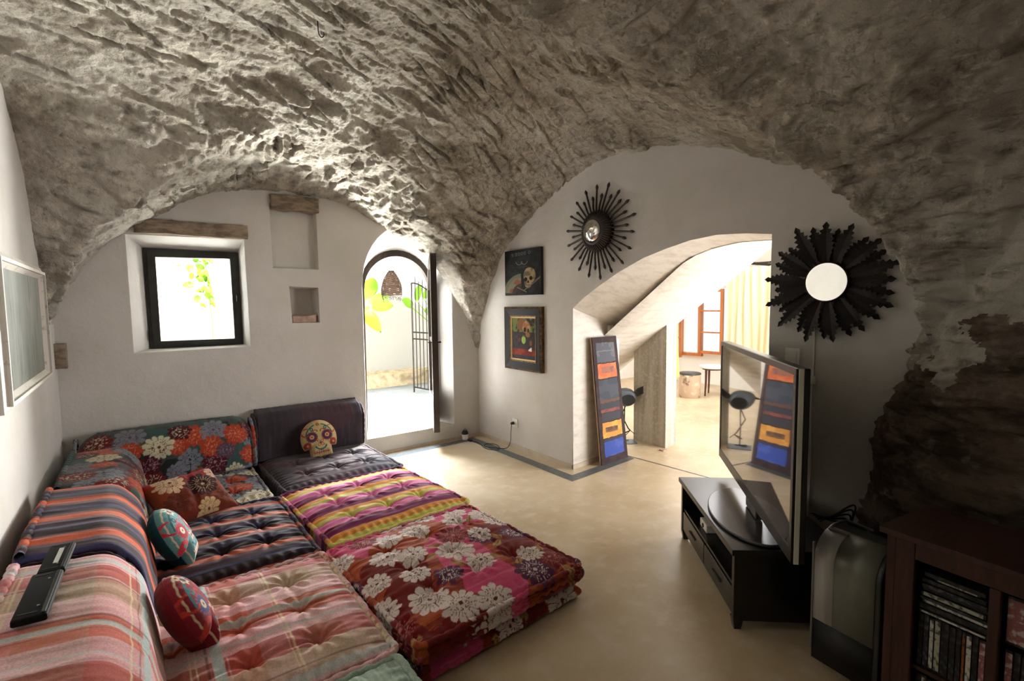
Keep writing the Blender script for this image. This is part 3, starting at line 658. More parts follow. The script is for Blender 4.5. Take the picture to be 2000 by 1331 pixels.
# metal bird sculpture
t = empty('bird_sculpture', (4.15, 3.50, 0), rz=math.radians(146), label='blue-grey metal bird on thin wire legs behind the leaning canvas', cat='sculpture')
bm = bmesh.new(); bmesh.ops.create_uvsphere(bm, u_segments=32, v_segments=20, radius=1)
for v in bm.verts:
    x, y, z = v.co; v.co = Vector((x*.125*(1+.12*x), y*.095, z*.10+.03*x*x*(1 if x > 0 else -.2)))
    if abs(v.co.y) > .062 and v.co.x**2/.1**2+v.co.z**2/.085**2 < 1: v.co.y = math.copysign(.064+.0*v.co.y, v.co.y)
me = bpy.data.meshes.new('body'); bm.to_mesh(me); bm.free(); me.materials.append(m_bluegrey); o = link(bpy.data.objects.new('body', me), t); o.location = (0, 0, .49); auto_smooth(o, 50)
for sd in (-1, 1):
    mb = MB(); mb.prism([(.075*math.cos(a*PI/12)-.01, .058*math.sin(a*PI/12)-.02) for a in range(24)], .066*sd, .072*sd, lambda u, v, d: (u, d, v)); o2 = mb.build('side_disc', m_blackmat, t); o2.location = (0, 0, .49)
mb = MB(); mb.prism([(-.09, .03), (-.12, .01), (-.235, .07), (-.20, .135), (-.10, .055)], -.03, .03, lambda u, v, d: (u, d, v)); o2 = mb.build('tail', m_blackmat, t); o2.location = (0, 0, .49)
mb = MB(); mb.tube([(.125, 0, .035), (.165, 0, .025), (.19, 0, .02)], [.014, .008, .001], 10); o2 = mb.build('beak', m_blackmat, t); o2.location = (0, 0, .49)
for sd, kn in ((-1, .0), (1, 1)):
    mb = MB(); y = .028*sd
    if kn: mb.tube([(0, y, .42), (.05, y, .30), (-.03, y-.02, .15), (-.05, y-.02, .13)], .0065, 6); foot = Vector((-.05, y-.02, .13))
    else: mb.tube([(0, y, .42), (.005, y, .2), (0, y, .012)], .0065, 6); foot = Vector((0, y, .012))
    for a in (-.6, 0, .6, PI):
        L = .075 if a < 3 else .045; mb.tube([foot, foot+Vector((L*math.cos(a), L*math.sin(a), -.04 if kn else 0))], .004, 5)
    mb.build('leg', m_blackmat, t)
mb = MB(); mb.bbox((-.11, -.09, 0), (.11, .09, .006), .001, 1); mb.build('base_plate', m_bluegrey, t)
tag(stone_block('small_flat_stones', (4.17, 3.03, .0), (4.23, 3.08, .012), m_pinkstone, 'small flat stone on the floor by the concrete support', 'stone', .003), None)
bpy.data.objects['small_flat_stones'].name = 'flat_stone'
# light switch sensor box in the passage
t = empty('sensor_box', (3.60, 3.243, 1.212), label='small cream box fixed to the passage wall above the leaning canvas', cat='sensor')
mb = MB(); mb.bbox((-.022, -.035, 0), (.026, .0, .075), .004); mb.build('housing', m_whitepl, t)
mb = MB(); mb.bbox((-.014, -.038, .015), (.018, -.034, .06), .001, 1); mb.build('lens', m_whitepl, t)

# ------------------------------------------------------------------ cushions
def C3(*c): return np.array(lin(c), np.float32)
def flower_layer(col, u, v, fl):
    """paints big stylised flowers on a colour array; fl = list of (cx, cy, R, petals, colour, line colour, rot)"""
    for (cx, cy, R, n, c, lc, rot) in fl:
        dx, dy = u-cx, v-cy; m = (np.abs(dx) < R*1.1) & (np.abs(dy) < R*1.1)
        if not m.any(): continue
        r = np.hypot(dx[m], dy[m])/R; th = np.arctan2(dy[m], dx[m])+rot; ph = (th*n/(2*PI)) % 1; k = np.floor(th*n/(2*PI)).astype(int)
        ln = .80+.20*_LAT[k & 63, int(abs(cx*97)) & 63, 5]
        edge = ln*(.62+.38*np.sqrt(np.clip(1-(2*ph-1)**2, 0, 1)))
        ins = r < edge; cc = col[m]
        cc[ins] = c
        ves = ins & ((np.abs(ph) < .045) | (ph > .955)) & (r > .18) | (ins & (np.abs(ph-.5) < .03) & (r < .62) & (r > .2))
        ves |= ins & (r > .30) & (r < .42) & (np.abs(((th*n*2/(2*PI)) % 1)-.5) < .10)
        cc[ves] = lc; cc[r < .10] = lc
        col[m] = cc
def leaf_layer(col, u, v, lv):
    for (cx, cy, L, W, a, c, lc) in lv:
        x = (u-cx)*math.cos(a)+(v-cy)*math.sin(a); y = -(u-cx)*math.sin(a)+(v-cy)*math.cos(a); t = x/L
        w = W*np.sin(PI*np.clip(t, 0, 1))**.8; ins = (t > 0) & (t < 1) & (np.abs(y) < w); col[ins] = c; col[ins & (np.abs(y) < .0022)] = lc
def streak(u, v, s=1):
    return fbm(np.stack([u*3*s, v*60*s, u*0+2], -1), 3)
def soft_stripes(u, v, bands, period=None, warp=.012):
    """bands = [(width, colour)...] across v"""
    n = fbm(np.stack([u*5, v*9, u*0], -1), 3)-.5; f = fbm(np.stack([u*4, v*140, u*0+4], -1), 2)-.5
    vv = v+n*warp+f*.006; tot = sum(b[0] for b in bands); vv = vv % tot
    col = np.zeros(u.shape+(3,), np.float32); a = 0
    for w, c in bands: col[(vv >= a) & (vv < a+w)] = c; a += w
    sm = fbm(np.stack([u*30, v*200, u*0+9], -1), 2)[..., None]; return col*(.75+.5*sm)
def pat_plaid(u, v):
    rust, pink, tan, red = C3(206, 104, 82), C3(228, 182, 186), C3(186, 164, 140), C3(172, 74, 66)
    col = np.zeros(u.shape+(3,), np.float32)
    bu = np.array([pink, tan, rust, pink, tan]); bv = np.array([rust, pink, tan, red, pink])
    iu = np.floor((u+.31)/.155).astype(int) % 5; iv = np.floor((v+.05)/.125).astype(int) % 5
    st = (np.floor((u+v*.0)*400).astype(int)) % 2
    mixw = .25+.2*(fbm(np.stack([u*50, v*50, u*0], -1), 2)-.5)
    col = bu[iu]*mixw[..., None]+bv[iv]*(1-mixw[..., None])
    def band(x, c, w, colr, a=.92):
        m = np.abs(((x-c+.31) % .62)-.31) < w/2; col[m] = col[m]*(1-a)+colr*a
    blue, cream, brown = C3(184, 202, 200), C3(232, 218, 176), C3(80, 46, 44)
    band(u, .02, .034, blue); band(u, -.012, .006, brown, .6); band(u, .05, .006, C3(200, 180, 185), .6); band(u, -.045, .008, cream, .8); band(u, -.065, .004, cream, .7); band(u, .27, .006, cream, .7); band(u, .255, .004, cream, .5)
    def bandv(c, w, colr, a=.9):
        m = np.abs(((v-c+.235) % .47)-.235) < w/2; col[m] = col[m]*(1-a)+colr*a
    bandv(.03, .035, blue, .75); bandv(.075, .008, brown, .5); bandv(.0, .006, brown, .5); bandv(.17, .006, cream, .5); bandv(-.13, .012, blue, .6)
    return col
def pat_dark_stripe(u, v):
    o1, r1, bk, bl, gy, pu = C3(200, 94, 58), C3(128, 46, 34), C3(40, 22, 28), C3(66, 66, 104), C3(104, 84, 92), C3(62, 44, 52)
    return soft_stripes(u, v, [(.055, o1), (.020, r1), (.065, bk), (.024, bl), (.042, pu), (.030, gy)])
def pat_dark_seat(u, v):
    return soft_stripes(u, v, [(.042, C3(176, 88, 60)), (.020, C3(110, 40, 30)), (.070, C3(34, 18, 24)), (.024, C3(54, 54, 88)), (.045, C3(62, 44, 54)), (.022, C3(90, 60, 60))])
def pat_candy(u, v):
    pk, ye, oc, pu, ol, wine = C3(222, 122, 168), C3(206, 200, 104), C3(214, 142, 60), C3(118, 36, 82), C3(168, 164, 84), C3(96, 28, 44)
    return soft_stripes(u, v, [(.085, pk), (.05, ye), (.055, oc), (.07, pu), (.02, wine)], warp=.006)
def pat_charcoal(u, v):
    base = C3(66, 58, 64); n = fbm(np.stack([u*4, v*4, u*0], -1), 3)[..., None]; g = fbm(np.stack([u*3+9, v*40, u*0], -1), 3)[..., None]
    col = base*(.7+.5*n)*(.8+.4*g); m = (n[..., 0] > .56); col[m] = col[m]*.7+C3(96, 60, 66)*.3; return col
def pat_mint(u, v):
    s_ = .92+.1*np.sin(u*1100)[..., None]; return (C3(176, 200, 184)*s_).astype(np.float32)
_fr = random.Random(11)
def grid_flowers(x0, x1, y0, y1, step, Rm, cols, seed):
    r = random.Random(seed); out = []; j = 0; y = y0
    while y < y1:
        x = x0+(step*.5 if j % 2 else 0)
        while x < x1:
            c, lc = r.choice(cols); out.append((x+r.uniform(-.3, .3)*step, y+r.uniform(-.3, .3)*step, Rm*r.uniform(.75, 1.1), r.choice([10, 11, 12, 13]), c, lc, r.uniform(0, 6))); x += step
        y += step*.86; j += 1
    r.shuffle(out); return out
W_, LN, PK, PL, RD, OC = C3(226, 214, 208), C3(110, 52, 44), C3(206, 74, 118), C3(92, 44, 76), C3(120, 26, 30), C3(176, 138, 84)
FL_RUG = grid_flowers(-.95, .95, -.95, .95, .205, .104, [(W_, LN), (W_, LN), (W_, LN), (PL, W_), (RD, C3(200, 120, 110)), (W_, LN)], 4)
LV_RUG = [(_fr.uniform(-.9, .9), _fr.uniform(-.9, .9), .10, .022, _fr.uniform(0, 6), OC, LN) for _ in range(46)]
def pat_rug(u, v):
    n = fbm(np.stack([u*3.2, v*3.2, u*0+1], -1), 3); s_ = streak(u, v)
    col = np.zeros(u.shape+(3,), np.float32); col[:] = C3(150, 60, 40); col[s_ > .5] = C3(176, 84, 44); col[(s_ > .42) & (s_ < .46)] = C3(120, 42, 48)
    m = n > .55; col[m] = PK; col[m & (s_ > .55)] = C3(216, 100, 136); col[(n < .40)] = C3(120, 34, 30)
    leaf_layer(col, u, v, LV_RUG); flower_layer(col, u, v, FL_RUG); return col
GR, SL, DK, WN, RU, CR, MV = C3(66, 78, 74), C3(122, 126, 136), C3(40, 46, 46), C3(84, 26, 34), C3(170, 66, 42), C3(200, 196, 168), C3(96, 70, 86)
FL_BLUE = grid_flowers(-1.0, 1.0, -1.0, 1.0, .142, .10, [(SL, DK), (CR, LN), (RU, C3(206, 130, 100)), (WN, C3(160, 130, 140)), (MV, SL), (C3(112, 34, 30), CR), (SL, MV), (WN, CR)], 8)
LV_BLUE = [(_fr.uniform(-.95, .95), _fr.uniform(-.95, .95), .13, .026, _fr.uniform(0, 6), C3(78, 84, 52), C3(150, 150, 110)) for _ in range(60)]
def pat_blue(u, v):
    n = fbm(np.stack([u*5, v*5, u*0+1], -1), 3)
    col = np.zeros(u.shape+(3,), np.float32); col[:] = GR; col[n > .57] = C3(62, 88, 86); col[n < .44] = DK
    leaf_layer(col, u, v, LV_BLUE); flower_layer(col, u, v, FL_BLUE); return col
FL_RED = [(-.09, .10, .10, 12, C3(206, 176, 140), LN, .2), (.07, .02, .105, 11, C3(50, 20, 22), C3(190, 160, 120), .7), (-.12, -.06, .09, 10, C3(104, 44, 26), C3(60, 24, 20), 1), (.03, -.15, .075, 10, C3(206, 176, 130), LN, 2), (.19, .10, .06, 10, C3(206, 176, 150), LN, 0), (.17, -.10, .08, 10, C3(112, 50, 26), C3(60, 24, 20), 1)]
def pat_red(u, v):
    n = fbm(np.stack([u*5, v*5, u*0+7], -1), 3); col = np.zeros(u.shape+(3,), np.float32); col[:] = C3(112, 44, 28); col[n > .5] = C3(130, 60, 34); col[(u+v > .12) & (n < .56)] = C3(150, 36, 38); col[(v > .12) & (n < .52)] = C3(150, 36, 38)
    flower_layer(col, u, v, FL_RED); return col

def top_height(U, Vv, w, d, h, tufts, puff=.016, dim=.034, seed=0, crease=1.0):
    ex = np.clip(1-np.abs(2*U/w)**6, 0, 1); ey = np.clip(1-np.abs(2*Vv/d)**6, 0, 1)
    z = h-.028+.034*np.sqrt(np.clip(ex*ey, 0, 1))+puff*np.clip(1-(2*U/w)**2, 0, 1)**.5*np.clip(1-(2*Vv/d)**2, 0, 1)**.5
    P = np.stack([U, Vv, U*0+seed], -1)
    for i, (a, b) in enumerate(tufts):
        dx, dy = U-a, Vv-b; r = np.hypot(dx, dy); th = np.arctan2(dy, dx)
        z -= dim*np.exp(-(r/.030)**1.3)
        z += .0045*np.cos(th*(7+i % 3)+i+seed)*np.exp(-((r-.065)/.045)**2)
        z -= .010*crease*np.exp(-(dy/.013)**2)*np.exp(-(dx/.11)**2)+.005*crease*np.exp(-((dy-.028)/.010)**2)*np.exp(-(dx/.08)**2)+.004*crease*np.exp(-(dx/.018)**2)*np.exp(-(dy/.08)**2)
    # stitched pull folds along the borders
    for dist, al, L in ((w/2-np.abs(U), Vv, d), (d/2-np.abs(Vv), U, w)):
        z += .0042*np.sin(al*2*PI/.055+1.3*np.sin(al*9+seed))*np.exp(-((dist-.035)/.028)**2)
    z += .016*(fbm(P*5, 3)-.5)+.016*(fbm(P*np.array([3.5, 20, 1])+3, 3)-.5)
    return z
def pad(root, w, d, h, pat, tufts, name='mattress_pad', res=.0045, z0=0, seed=0, mat=None, off=(0, 0), puff=.022, border=True, rope_pat=None, buttons=True, button_mat=None, crease=1.0):
    nx, ny = max(20, int(w/res)), max(20, int(d/res))
    u = np.linspace(-w/2, w/2, nx); v = np.linspace(-d/2, d/2, ny); U, Vv = np.meshgrid(u, v, indexing='ij')
    Z = top_height(U, Vv, w, d, h, tufts, puff, seed=seed, crease=crease)
    V = [np.stack([U, Vv, Z+z0], -1).reshape(-1, 3)]; Cc = [pat(U.ravel()+off[0], Vv.ravel()+off[1])]
    idx = np.arange(nx*ny).reshape(nx, ny); Fc = [np.stack([idx[:-1, :-1], idx[1:, :-1], idx[1:, 1:], idx[:-1, 1:]], -1).reshape(-1, 4)]
    # side walls
    per = [(a, -d/2) for a in u]+[(w/2, b) for b in v[1:]]+[(a, d/2) for a in u[::-1][1:]]+[(-w/2, b) for b in v[::-1][1:-1]]
    per = np.array(per); m = len(per); nz = 22; base = nx*ny
    zt = np.array([Z[np.argmin(np.abs(u-p[0])), np.argmin(np.abs(v-p[1]))] for p in per])
    nrm = np.stack([np.where(np.abs(per[:, 0]) > w/2-1e-6, np.sign(per[:, 0]), 0), np.where(np.abs(per[:, 1]) > d/2-1e-6, np.sign(per[:, 1]), 0)], -1)
    S = []; CS = []; al = np.concatenate([[0], np.cumsum(np.hypot(*np.diff(per, axis=0).T))])
    for k in range(nz):
        t = k/(nz-1); zz = zt*(1-t)+.004*t; bul = .014*math.sin(PI*t)**.6+.004*np.sin(al*2*PI/.06)*math.sin(PI*t)
        p = per+nrm*bul[:, None]; S.append(np.stack([p[:, 0], p[:, 1], zz+z0], -1)); dn = (zt-zz)
        CS.append(pat(per[:, 0]+nrm[:, 0]*dn+off[0], per[:, 1]+nrm[:, 1]*dn+off[1]))
    V += S; Cc += CS
    for k in range(nz-1):
        a = base+k*m+np.arange(m); b = base+k*m+(np.arange(m)+1) % m; Fc.append(np.stack([a, a+m, b+m, b], -1))
    V = np.concatenate(V); Fc = np.concatenate(Fc); Cc = np.concatenate(Cc)
    o = np_mesh(name, V, Fc, mat or m_fabric, root, Cc)
    if border:
        for zz, nm in ((h-.022, 'piping'), (.022, 'piping')):
            np_rope(nm, w+.014, d+.014, zz+z0, .0155, root, rope_pat or pat, off)
    if buttons:
        for (a, b) in tufts:
            zz = float(top_height(np.array([a]), np.array([b]), w, d, h, tufts, puff, seed=seed, crease=crease)[0])
            mb = MB(); mb.lathe([(.001, .012), (.008, .011), (.0125, .006), (.012, 0), (.004, -.004)], (a, b, zz+z0), 14); mb.build('button', button_mat or m_button, root, smooth=True)
    return o
m_button = nmat('covered_button', (150, 120, 104), .7)
def np_mesh(name, V, Fc, mat, parent, Cc):
    me = bpy.data.meshes.new(name); me.vertices.add(len(V)); me.vertices.foreach_set('co', V.astype(np.float32).ravel())
    k = Fc.shape[1]; me.loops.add(Fc.size); me.loops.foreach_set('vertex_index', Fc.ravel().astype(np.int32))
    me.polygons.add(len(Fc)); me.polygons.foreach_set('loop_start', np.arange(0, Fc.size, k, dtype=np.int32)); me.polygons.foreach_set('loop_total', np.full(len(Fc), k, np.int32))
    me.polygons.foreach_set('use_smooth', np.ones(len(Fc), bool)); me.update(calc_edges=True)
    a = me.color_attributes.new('Pattern', 'FLOAT_COLOR', 'POINT'); c = np.ones((len(V), 4), np.float32); c[:, :3] = Cc; a.data.foreach_set('color', c.ravel())
    me.materials.append(mat); return link(bpy.data.objects.new(name, me), parent)
def rope_mesh(name, pts, r, parent, colfn, pinch=.055, closed=True, n=10):
    pts = np.array(pts, float); m = len(pts)
    T = (np.roll(pts, -1, 0)-np.roll(pts, 1, 0)) if closed else np.gradient(pts, axis=0)
    T /= np.linalg.norm(T, axis=1)[:, None]+1e-9
    up = np.array([0, 0, 1.]); alt = np.array([1., 0, 0])
    A = np.where((np.abs(T[:, 2]) > .95)[:, None], alt-T*(T@alt)[:, None], up-T*(T@up)[:, None]); A /= np.linalg.norm(A, axis=1)[:, None]; B = np.cross(T, A)
    al = np.concatenate([[0], np.cumsum(np.linalg.norm(np.diff(pts, axis=0), axis=1))])
    V = []; 
    for k in range(n):
        th = 2*PI*k/n; rr = r*(1-.26*np.abs(np.sin(PI*al/pinch+th*.25))**6)
        V.append(pts+(A*math.cos(th)+B*math.sin(th))*rr[:, None])
    V = np.stack(V, 1).reshape(-1, 3); idx = np.arange(m*n).reshape(m, n)
    if closed: i2 = np.roll(idx, -1, 0); i1 = idx
    else: i1 = idx[:-1]; i2 = idx[1:]
    Fc = np.stack([i1, np.roll(i1, -1, 1), np.roll(i2, -1, 1), i2], -1).reshape(-1, 4)
    return np_mesh(name, V, Fc, m_fabric, parent, colfn(V))
def round_rect(w, d, r=.035, step=.006):
    P = []
    for cx, cy, a0 in ((w/2-r, -d/2+r, -PI/2), (w/2-r, d/2-r, 0), (-w/2+r, d/2-r, PI/2), (-w/2+r, -d/2+r, PI)):
        P += [(cx+r*math.cos(a0+PI/2*i/8), cy+r*math.sin(a0+PI/2*i/8)) for i in range(9)]
    out = []
    for i in range(len(P)):
        a, b = np.array(P[i]), np.array(P[(i+1) % len(P)]); L = np.linalg.norm(b-a); k = max(1, int(L/step)); out += [a+(b-a)*q/k for q in range(k)]
    return out
def np_rope(name, w, d, z, r, root, pat, off):
    pts = [(p[0], p[1], z+.003*math.sin(i*.21)) for i, p in enumerate(round_rect(w, d))]
    return rope_mesh(name, pts, r, root, lambda V: pat(V[:, 0]+off[0], V[:, 1]+off[1]))
def grid3(xs, ys): return [(a, b) for b in ys for a in xs]
SP = .238
H = .19
# seats: (centre x, y, w, d, rot, pattern, ...)
def seat(cx, cy, w, d, rz, pat, tufts, label, seed, off=(0, 0), h=H, **k):
    t = empty('floor_mattress', (cx, cy, .002), rz, label=label, cat='mattress', group=None); pad(t, w, d, h, pat, tufts, seed=seed, off=off, **k); return t
g = grid3((-SP, 0, SP), (-SP, 0, SP))
t = empty('floor_mattress', (1.252, 2.225, .002), math.radians(3.5), label='large thick floral mattress in pink, rust and white nearest the open floor', cat='mattress')
pad(t, .925, .985, .105, pat_rug, g, name='mattress_pad', z0=.085, seed=1, puff=.03, button_mat=nmat('pink_button', (190, 90, 100), .7))
pad(t, .905, .965, .085, pat_rug, [], name='lower_mattress', z0=0, seed=3, off=(.3, .2), puff=0, border=False, buttons=False, res=.008)
np_rope('piping', .918, .978, .022, .014, t, pat_rug, (.3, .2))
seat(1.244, 3.262, .915, .97, math.radians(3.5), pat_candy, g, 'striped mattress in pink, yellow-green, ochre and plum', 2, off=(.0, .03), button_mat=nmat('ochre_button', (200, 150, 90), .7))
seat(1.238, 4.25, .90, .95, math.radians(1.5), pat_charcoal, [(-SP, -SP), (0, -SP), (SP, -SP), (-SP, .05), (0, .05), (SP, .05)], 'dark purple-grey seat mattress below the grey backrest by the door', 3, button_mat=m_blackmat)
seat(.155, 2.222, 1.16, .955, 0, pat_plaid, grid3((-.12+.008, .118, .355), (-.262, -.012, .225)), 'pink and rust plaid seat mattress with blue-grey bands', 4, off=(0, 0), button_mat=nmat('tan_button', (196, 160, 130), .6))
seat(.15, 3.215, 1.15, .985, 0, pat_dark_seat, grid3((-.08, .16, .38), (-.24, 0, .24)), 'dark orange, black and navy striped seat mattress', 5, off=(0, .1), button_mat=nmat('plum_button', (96, 56, 60), .7))
seat(.14, 4.235, 1.11, .985, 0, pat_blue, grid3((-.06, .18, .36), (-.30, -.06, .18)), 'corner seat mattress in grey-blue flower print', 6, button_mat=m_blackmat)
seat(.15, 1.235, 1.15, .96, 0, pat_mint, grid3((-.08, .16, .38), (-.24, 0, .24)), 'pale mint green seat mattress at the near edge of the seating', 7, h=.185, button_mat=nmat('mint_button', (180, 200, 190), .6))

# backrests: closed cross-section (depth a, height z) extruded along length
def backrest(root, L, sec, pat, tufts=(), seed=0, off=(0, 0), rope=True, endr=.05, rope_pat=None, puff=.02, creases=(), rsec=.05, rise=.009):
    # resample a rounded section
    P = np.array(sec, float); n = len(P); pts = []
    for i in range(n):
        p0, p1, p2 = P[i-1], P[i], P[(i+1) % n]; r = min(rsec, np.linalg.norm(p0-p1)*.45, np.linalg.norm(p2-p1)*.45)
        a = p1+(p0-p1)/np.linalg.norm(p0-p1)*r; b = p1+(p2-p1)/np.linalg.norm(p2-p1)*r
        for q in range(7): t = q/6; pts.append((1-t)**2*a+2*t*(1-t)*p1+t*t*b)
    pts = np.array(pts); seg = np.linalg.norm(np.roll(pts, -1, 0)-pts, axis=1); cum = np.concatenate([[0], np.cumsum(seg)]); T = cum[-1]
    m = int(T/.006); s_ = np.linspace(0, T, m, endpoint=False); X = np.interp(s_, cum, np.append(pts[:, 0], pts[0, 0])); Zz = np.interp(s_, cum, np.append(pts[:, 1], pts[0, 1]))
    nl = int(L/.0055); v = np.linspace(-L/2, L/2, nl)
    tx = np.roll(X, -1)-np.roll(X, 1); tz = np.roll(Zz, -1)-np.roll(Zz, 1); l = np.hypot(tx, tz); nx_, nz_ = tz/l, -tx/l
    cxm, czm = X.mean(), Zz.mean()
    if ((X-cxm)*nx_+(Zz-czm)*nz_).sum() < 0: nx_, nz_ = -nx_, -nz_
    S, Vv = np.meshgrid(s_, v, indexing='ij')
    e = np.clip((L/2-np.abs(Vv))/endr, 0, 1); shrink = np.sqrt(1-(1-e)**2)
    disp = puff*np.clip(1-(2*Vv/L)**2, 0, 1)**.5-puff*.3
    disp = disp+.010*(fbm(np.stack([S*5, Vv*5, S*0+seed], -1), 3)-.5)+.010*(fbm(np.stack([S*4, Vv*24, S*0+seed+4], -1), 3)-.5)
    for (ts, tv) in tufts:
        r = np.hypot(S-ts, Vv-tv); disp = disp-.03*np.exp(-(r/.035)**1.4)-.010*np.exp(-((Vv-tv)/.016)**2)*np.exp(-((S-ts)/.10)**2)
    for cs in creases: disp = disp-.02*np.exp(-((S-cs)/.016)**2)
    bot = (Zz < Zz.min()+.02)[:, None]; disp = np.where(bot, 0, disp)
    k = .55+.45*shrink
    Xs = cxm+(X[:, None]-cxm)*k+nx_[:, None]*disp; Zs = Zz.min()+(Zz[:, None]-Zz.min())*k+nz_[:, None]*disp*(1)
    Zs = np.maximum(Zs, Zz.min())
    V = np.stack([Xs, Vv, Zs], -1).reshape(-1, 3); idx = np.arange(m*nl).reshape(m, nl); i2 = np.roll(idx, -1, 0)
    Fc = np.stack([idx[:, :-1], i2[:, :-1], i2[:, 1:], idx[:, 1:]], -1).reshape(-1, 4)
    col = pat(S.ravel()+off[0], Vv.ravel()+off[1])
    ring0, ring1 = idx[:, 0], idx[:, -1]; nV = len(V)
    cen = np.array([[cxm, -L/2, czm*.9], [cxm, L/2, czm*.9]]); V = np.concatenate([V, cen]); col = np.concatenate([col, pat(np.array([off[0], off[0]]), np.array([off[1]-L/2, off[1]+L/2]))])
    tri = [(nV, ring0[(i+1) % m], ring0[i], ring0[i]) for i in range(m)]; tri2 = [(nV+1, ring1[i], ring1[(i+1) % m], ring1[(i+1) % m]) for i in range(m)]
    o = np_mesh('back_cushion', V, Fc, m_fabric, root, col)
    # caps as their own faces
    bm = bmesh.new(); bm.from_mesh(o.data); bm.verts.ensure_lookup_table()
    for tr in [t_[:3] for t_ in tri]+[t_[:3] for t_ in tri2]:
        try: f_ = bm.faces.new([bm.verts[int(q)] for q in tr]); f_.smooth = True
        except Exception: pass
    bm.to_mesh(o.data); bm.free()
    if rope:
        for yy in (-L/2+.01, L/2-.01):
            kk = .9; P3 = np.stack([cxm+(X-cxm)*kk, X*0+yy, Zz.min()+.012+(Zz-Zz.min())*kk], -1)
            rope_mesh('piping', P3, .013, root, lambda Vx: (rope_pat or pat)(Vx[:, 2]+off[0], Vx[:, 1]+off[1]))
        j = int(np.argmax(Zz*1.0-X*.6)); P3 = np.stack([np.full(nl, X[j]), v*(1-1.6*endr/L), np.full(nl, Zz[j]+rise)], -1)
        rope_mesh('piping', P3, .017, root, lambda Vx: (rope_pat or pat)(Vx[:, 0]*0+s_[j]+off[0], Vx[:, 1]+off[1]), closed=False)
    return o
ZS = H+.006
secL = [(-.415, ZS), (.015, ZS), (-.03, .46), (-.12, .575), (-.405, .60)]
def place_back(y0, y1, sec, pat, label, seed, **k):
    t = empty('backrest_cushion', (0, (y0+y1)/2, 0), label=label, cat='backrest'); backrest(t, y1-y0, sec, pat, seed=seed, **k); return t
place_back(1.22, 2.44, secL, lambda a, b: pat_plaid(-a+.1, b+.0), 'pink and rust plaid backrest along the left wall', 1, creases=(1.36,))
place_back(2.455, 3.38, secL, lambda a, b: pat_dark_stripe(a, b), 'orange, black and blue striped backrest along the left wall', 2, off=(0, .1))
place_back(3.40, 4.42, [(-.405, ZS), (.015, ZS), (-.03, .45), (-.12, .545), (-.395, .55)], pat_blue, 'flower print backrest against the left wall in the corner', 3, endr=.12)
secA = lambda dp, zt, zf: [(0, ZS), (dp, ZS), (dp+.0, zf), (dp-.02, zf+.02), (.02, zt)]
t = empty('backrest_cushion', (.175, YB-.015, 0), math.radians(-90), label='flower print backrest against the back wall beside the grey one', cat='backrest')
backrest(t, 1.13, [(0.0, ZS), (.30, ZS), (.27, .47), (.16, .58), (.03, .60)], pat_blue, seed=5, off=(.3, .2), endr=.16, rise=-.006)
t = empty('backrest_cushion', (1.215, YB-.02, 0), math.radians(-91), label='dark charcoal backrest standing against the back wall by the door', cat='backrest')
backrest(t, .93, [(0.0, ZS), (.17, ZS), (.20, .50), (.13, .59), (.0, .615)], pat_charcoal, seed=6, endr=.035, rsec=.03, rise=-.002)

# ------------------------------------------------------------------ pillows
def skull_r(th):
    x, y = np.cos(th), np.sin(th)
    r = 1/np.sqrt((x/.145)**2+(y/np.where(y > 0, .155, .175))**2)
    jaw = (y < -.35); # squarer jaw below the cheeks
    jw = .088/np.maximum(np.abs(x), 1e-3); jb = .165/np.maximum(np.abs(y), 1e-3)
    j = np.minimum(jw, jb); j = np.minimum(j, r*1.25)
    t = np.clip((-y-.52)/.16, 0, 1); t = t*t*(3-2*t); return r*(1-t)+np.minimum(j, r*1.1)*t
def skull_paint(base, accent, ring, petal, second, side):
    def f(u, v, front):
        col = np.zeros(u.shape+(3,), np.float32); col[:] = side
        fr = front > 0; c = col.copy(); c[:] = base
        th = np.arctan2(v, u); R = skull_r(th); rr = np.hypot(u, v)/R
        m = (rr > .915) & (rr < .935); c[m] = accent; m = (rr > .72) & (rr < .78) & (v > .03); c[m] = second
        for s_ in (-1, 1):
            d = np.hypot(u-s_*.062, v-.012); a = np.arctan2(v-.012, u-s_*.062)
            c[d < .050*(.92+.08*np.cos(a*16))] = ring; c[(d < .046) & (np.cos(a*16) > .3) & (d > .036)] = petal; c[d < .019] = accent; c[d < .006] = ring
            d = np.hypot((u-s_*.055), (v-.078)*.8); c[d < .013] = second; c[d < .005] = base
            m = (np.abs(np.hypot(u-s_*.10, v-.06)-.035) < .005) & (s_*u > .08); c[m] = petal
            m = np.abs(np.hypot(u-s_*.105, v+.055)-.02) < .011; c[m] = petal
            m = (np.abs(np.hypot(u-s_*.03, v-.052)-.018) < .004) & (v > .05); c[m] = petal
        d = np.hypot(u, v-.115); a = np.arctan2(v-.115, u); c[d < .03*(.8+.2*np.cos(a*6))] = accent; c[d < .012] = ring; c[d < .005] = base
        d = np.hypot(u, v+.045); a = np.arctan2(v+.045, u); c[d < .036*(.72+.28*np.cos(a*4-PI))] = petal; c[d < .03*(.6+.4*np.cos(a*4-PI))] = accent; c[d < .009] = second
        m = (np.abs(np.hypot(u, v+.055)-.046) < .006) & (v < -.07); c[m] = second
        m = (np.abs(v+.125) < .017) & (np.abs(u) < .066); c[m] = accent; c[m & ((np.abs(((u+.5) % .018)-.009) < .0022) | (np.abs(v+.125) < .002))] = ring
        col[fr] = c[fr]; return col
    return f
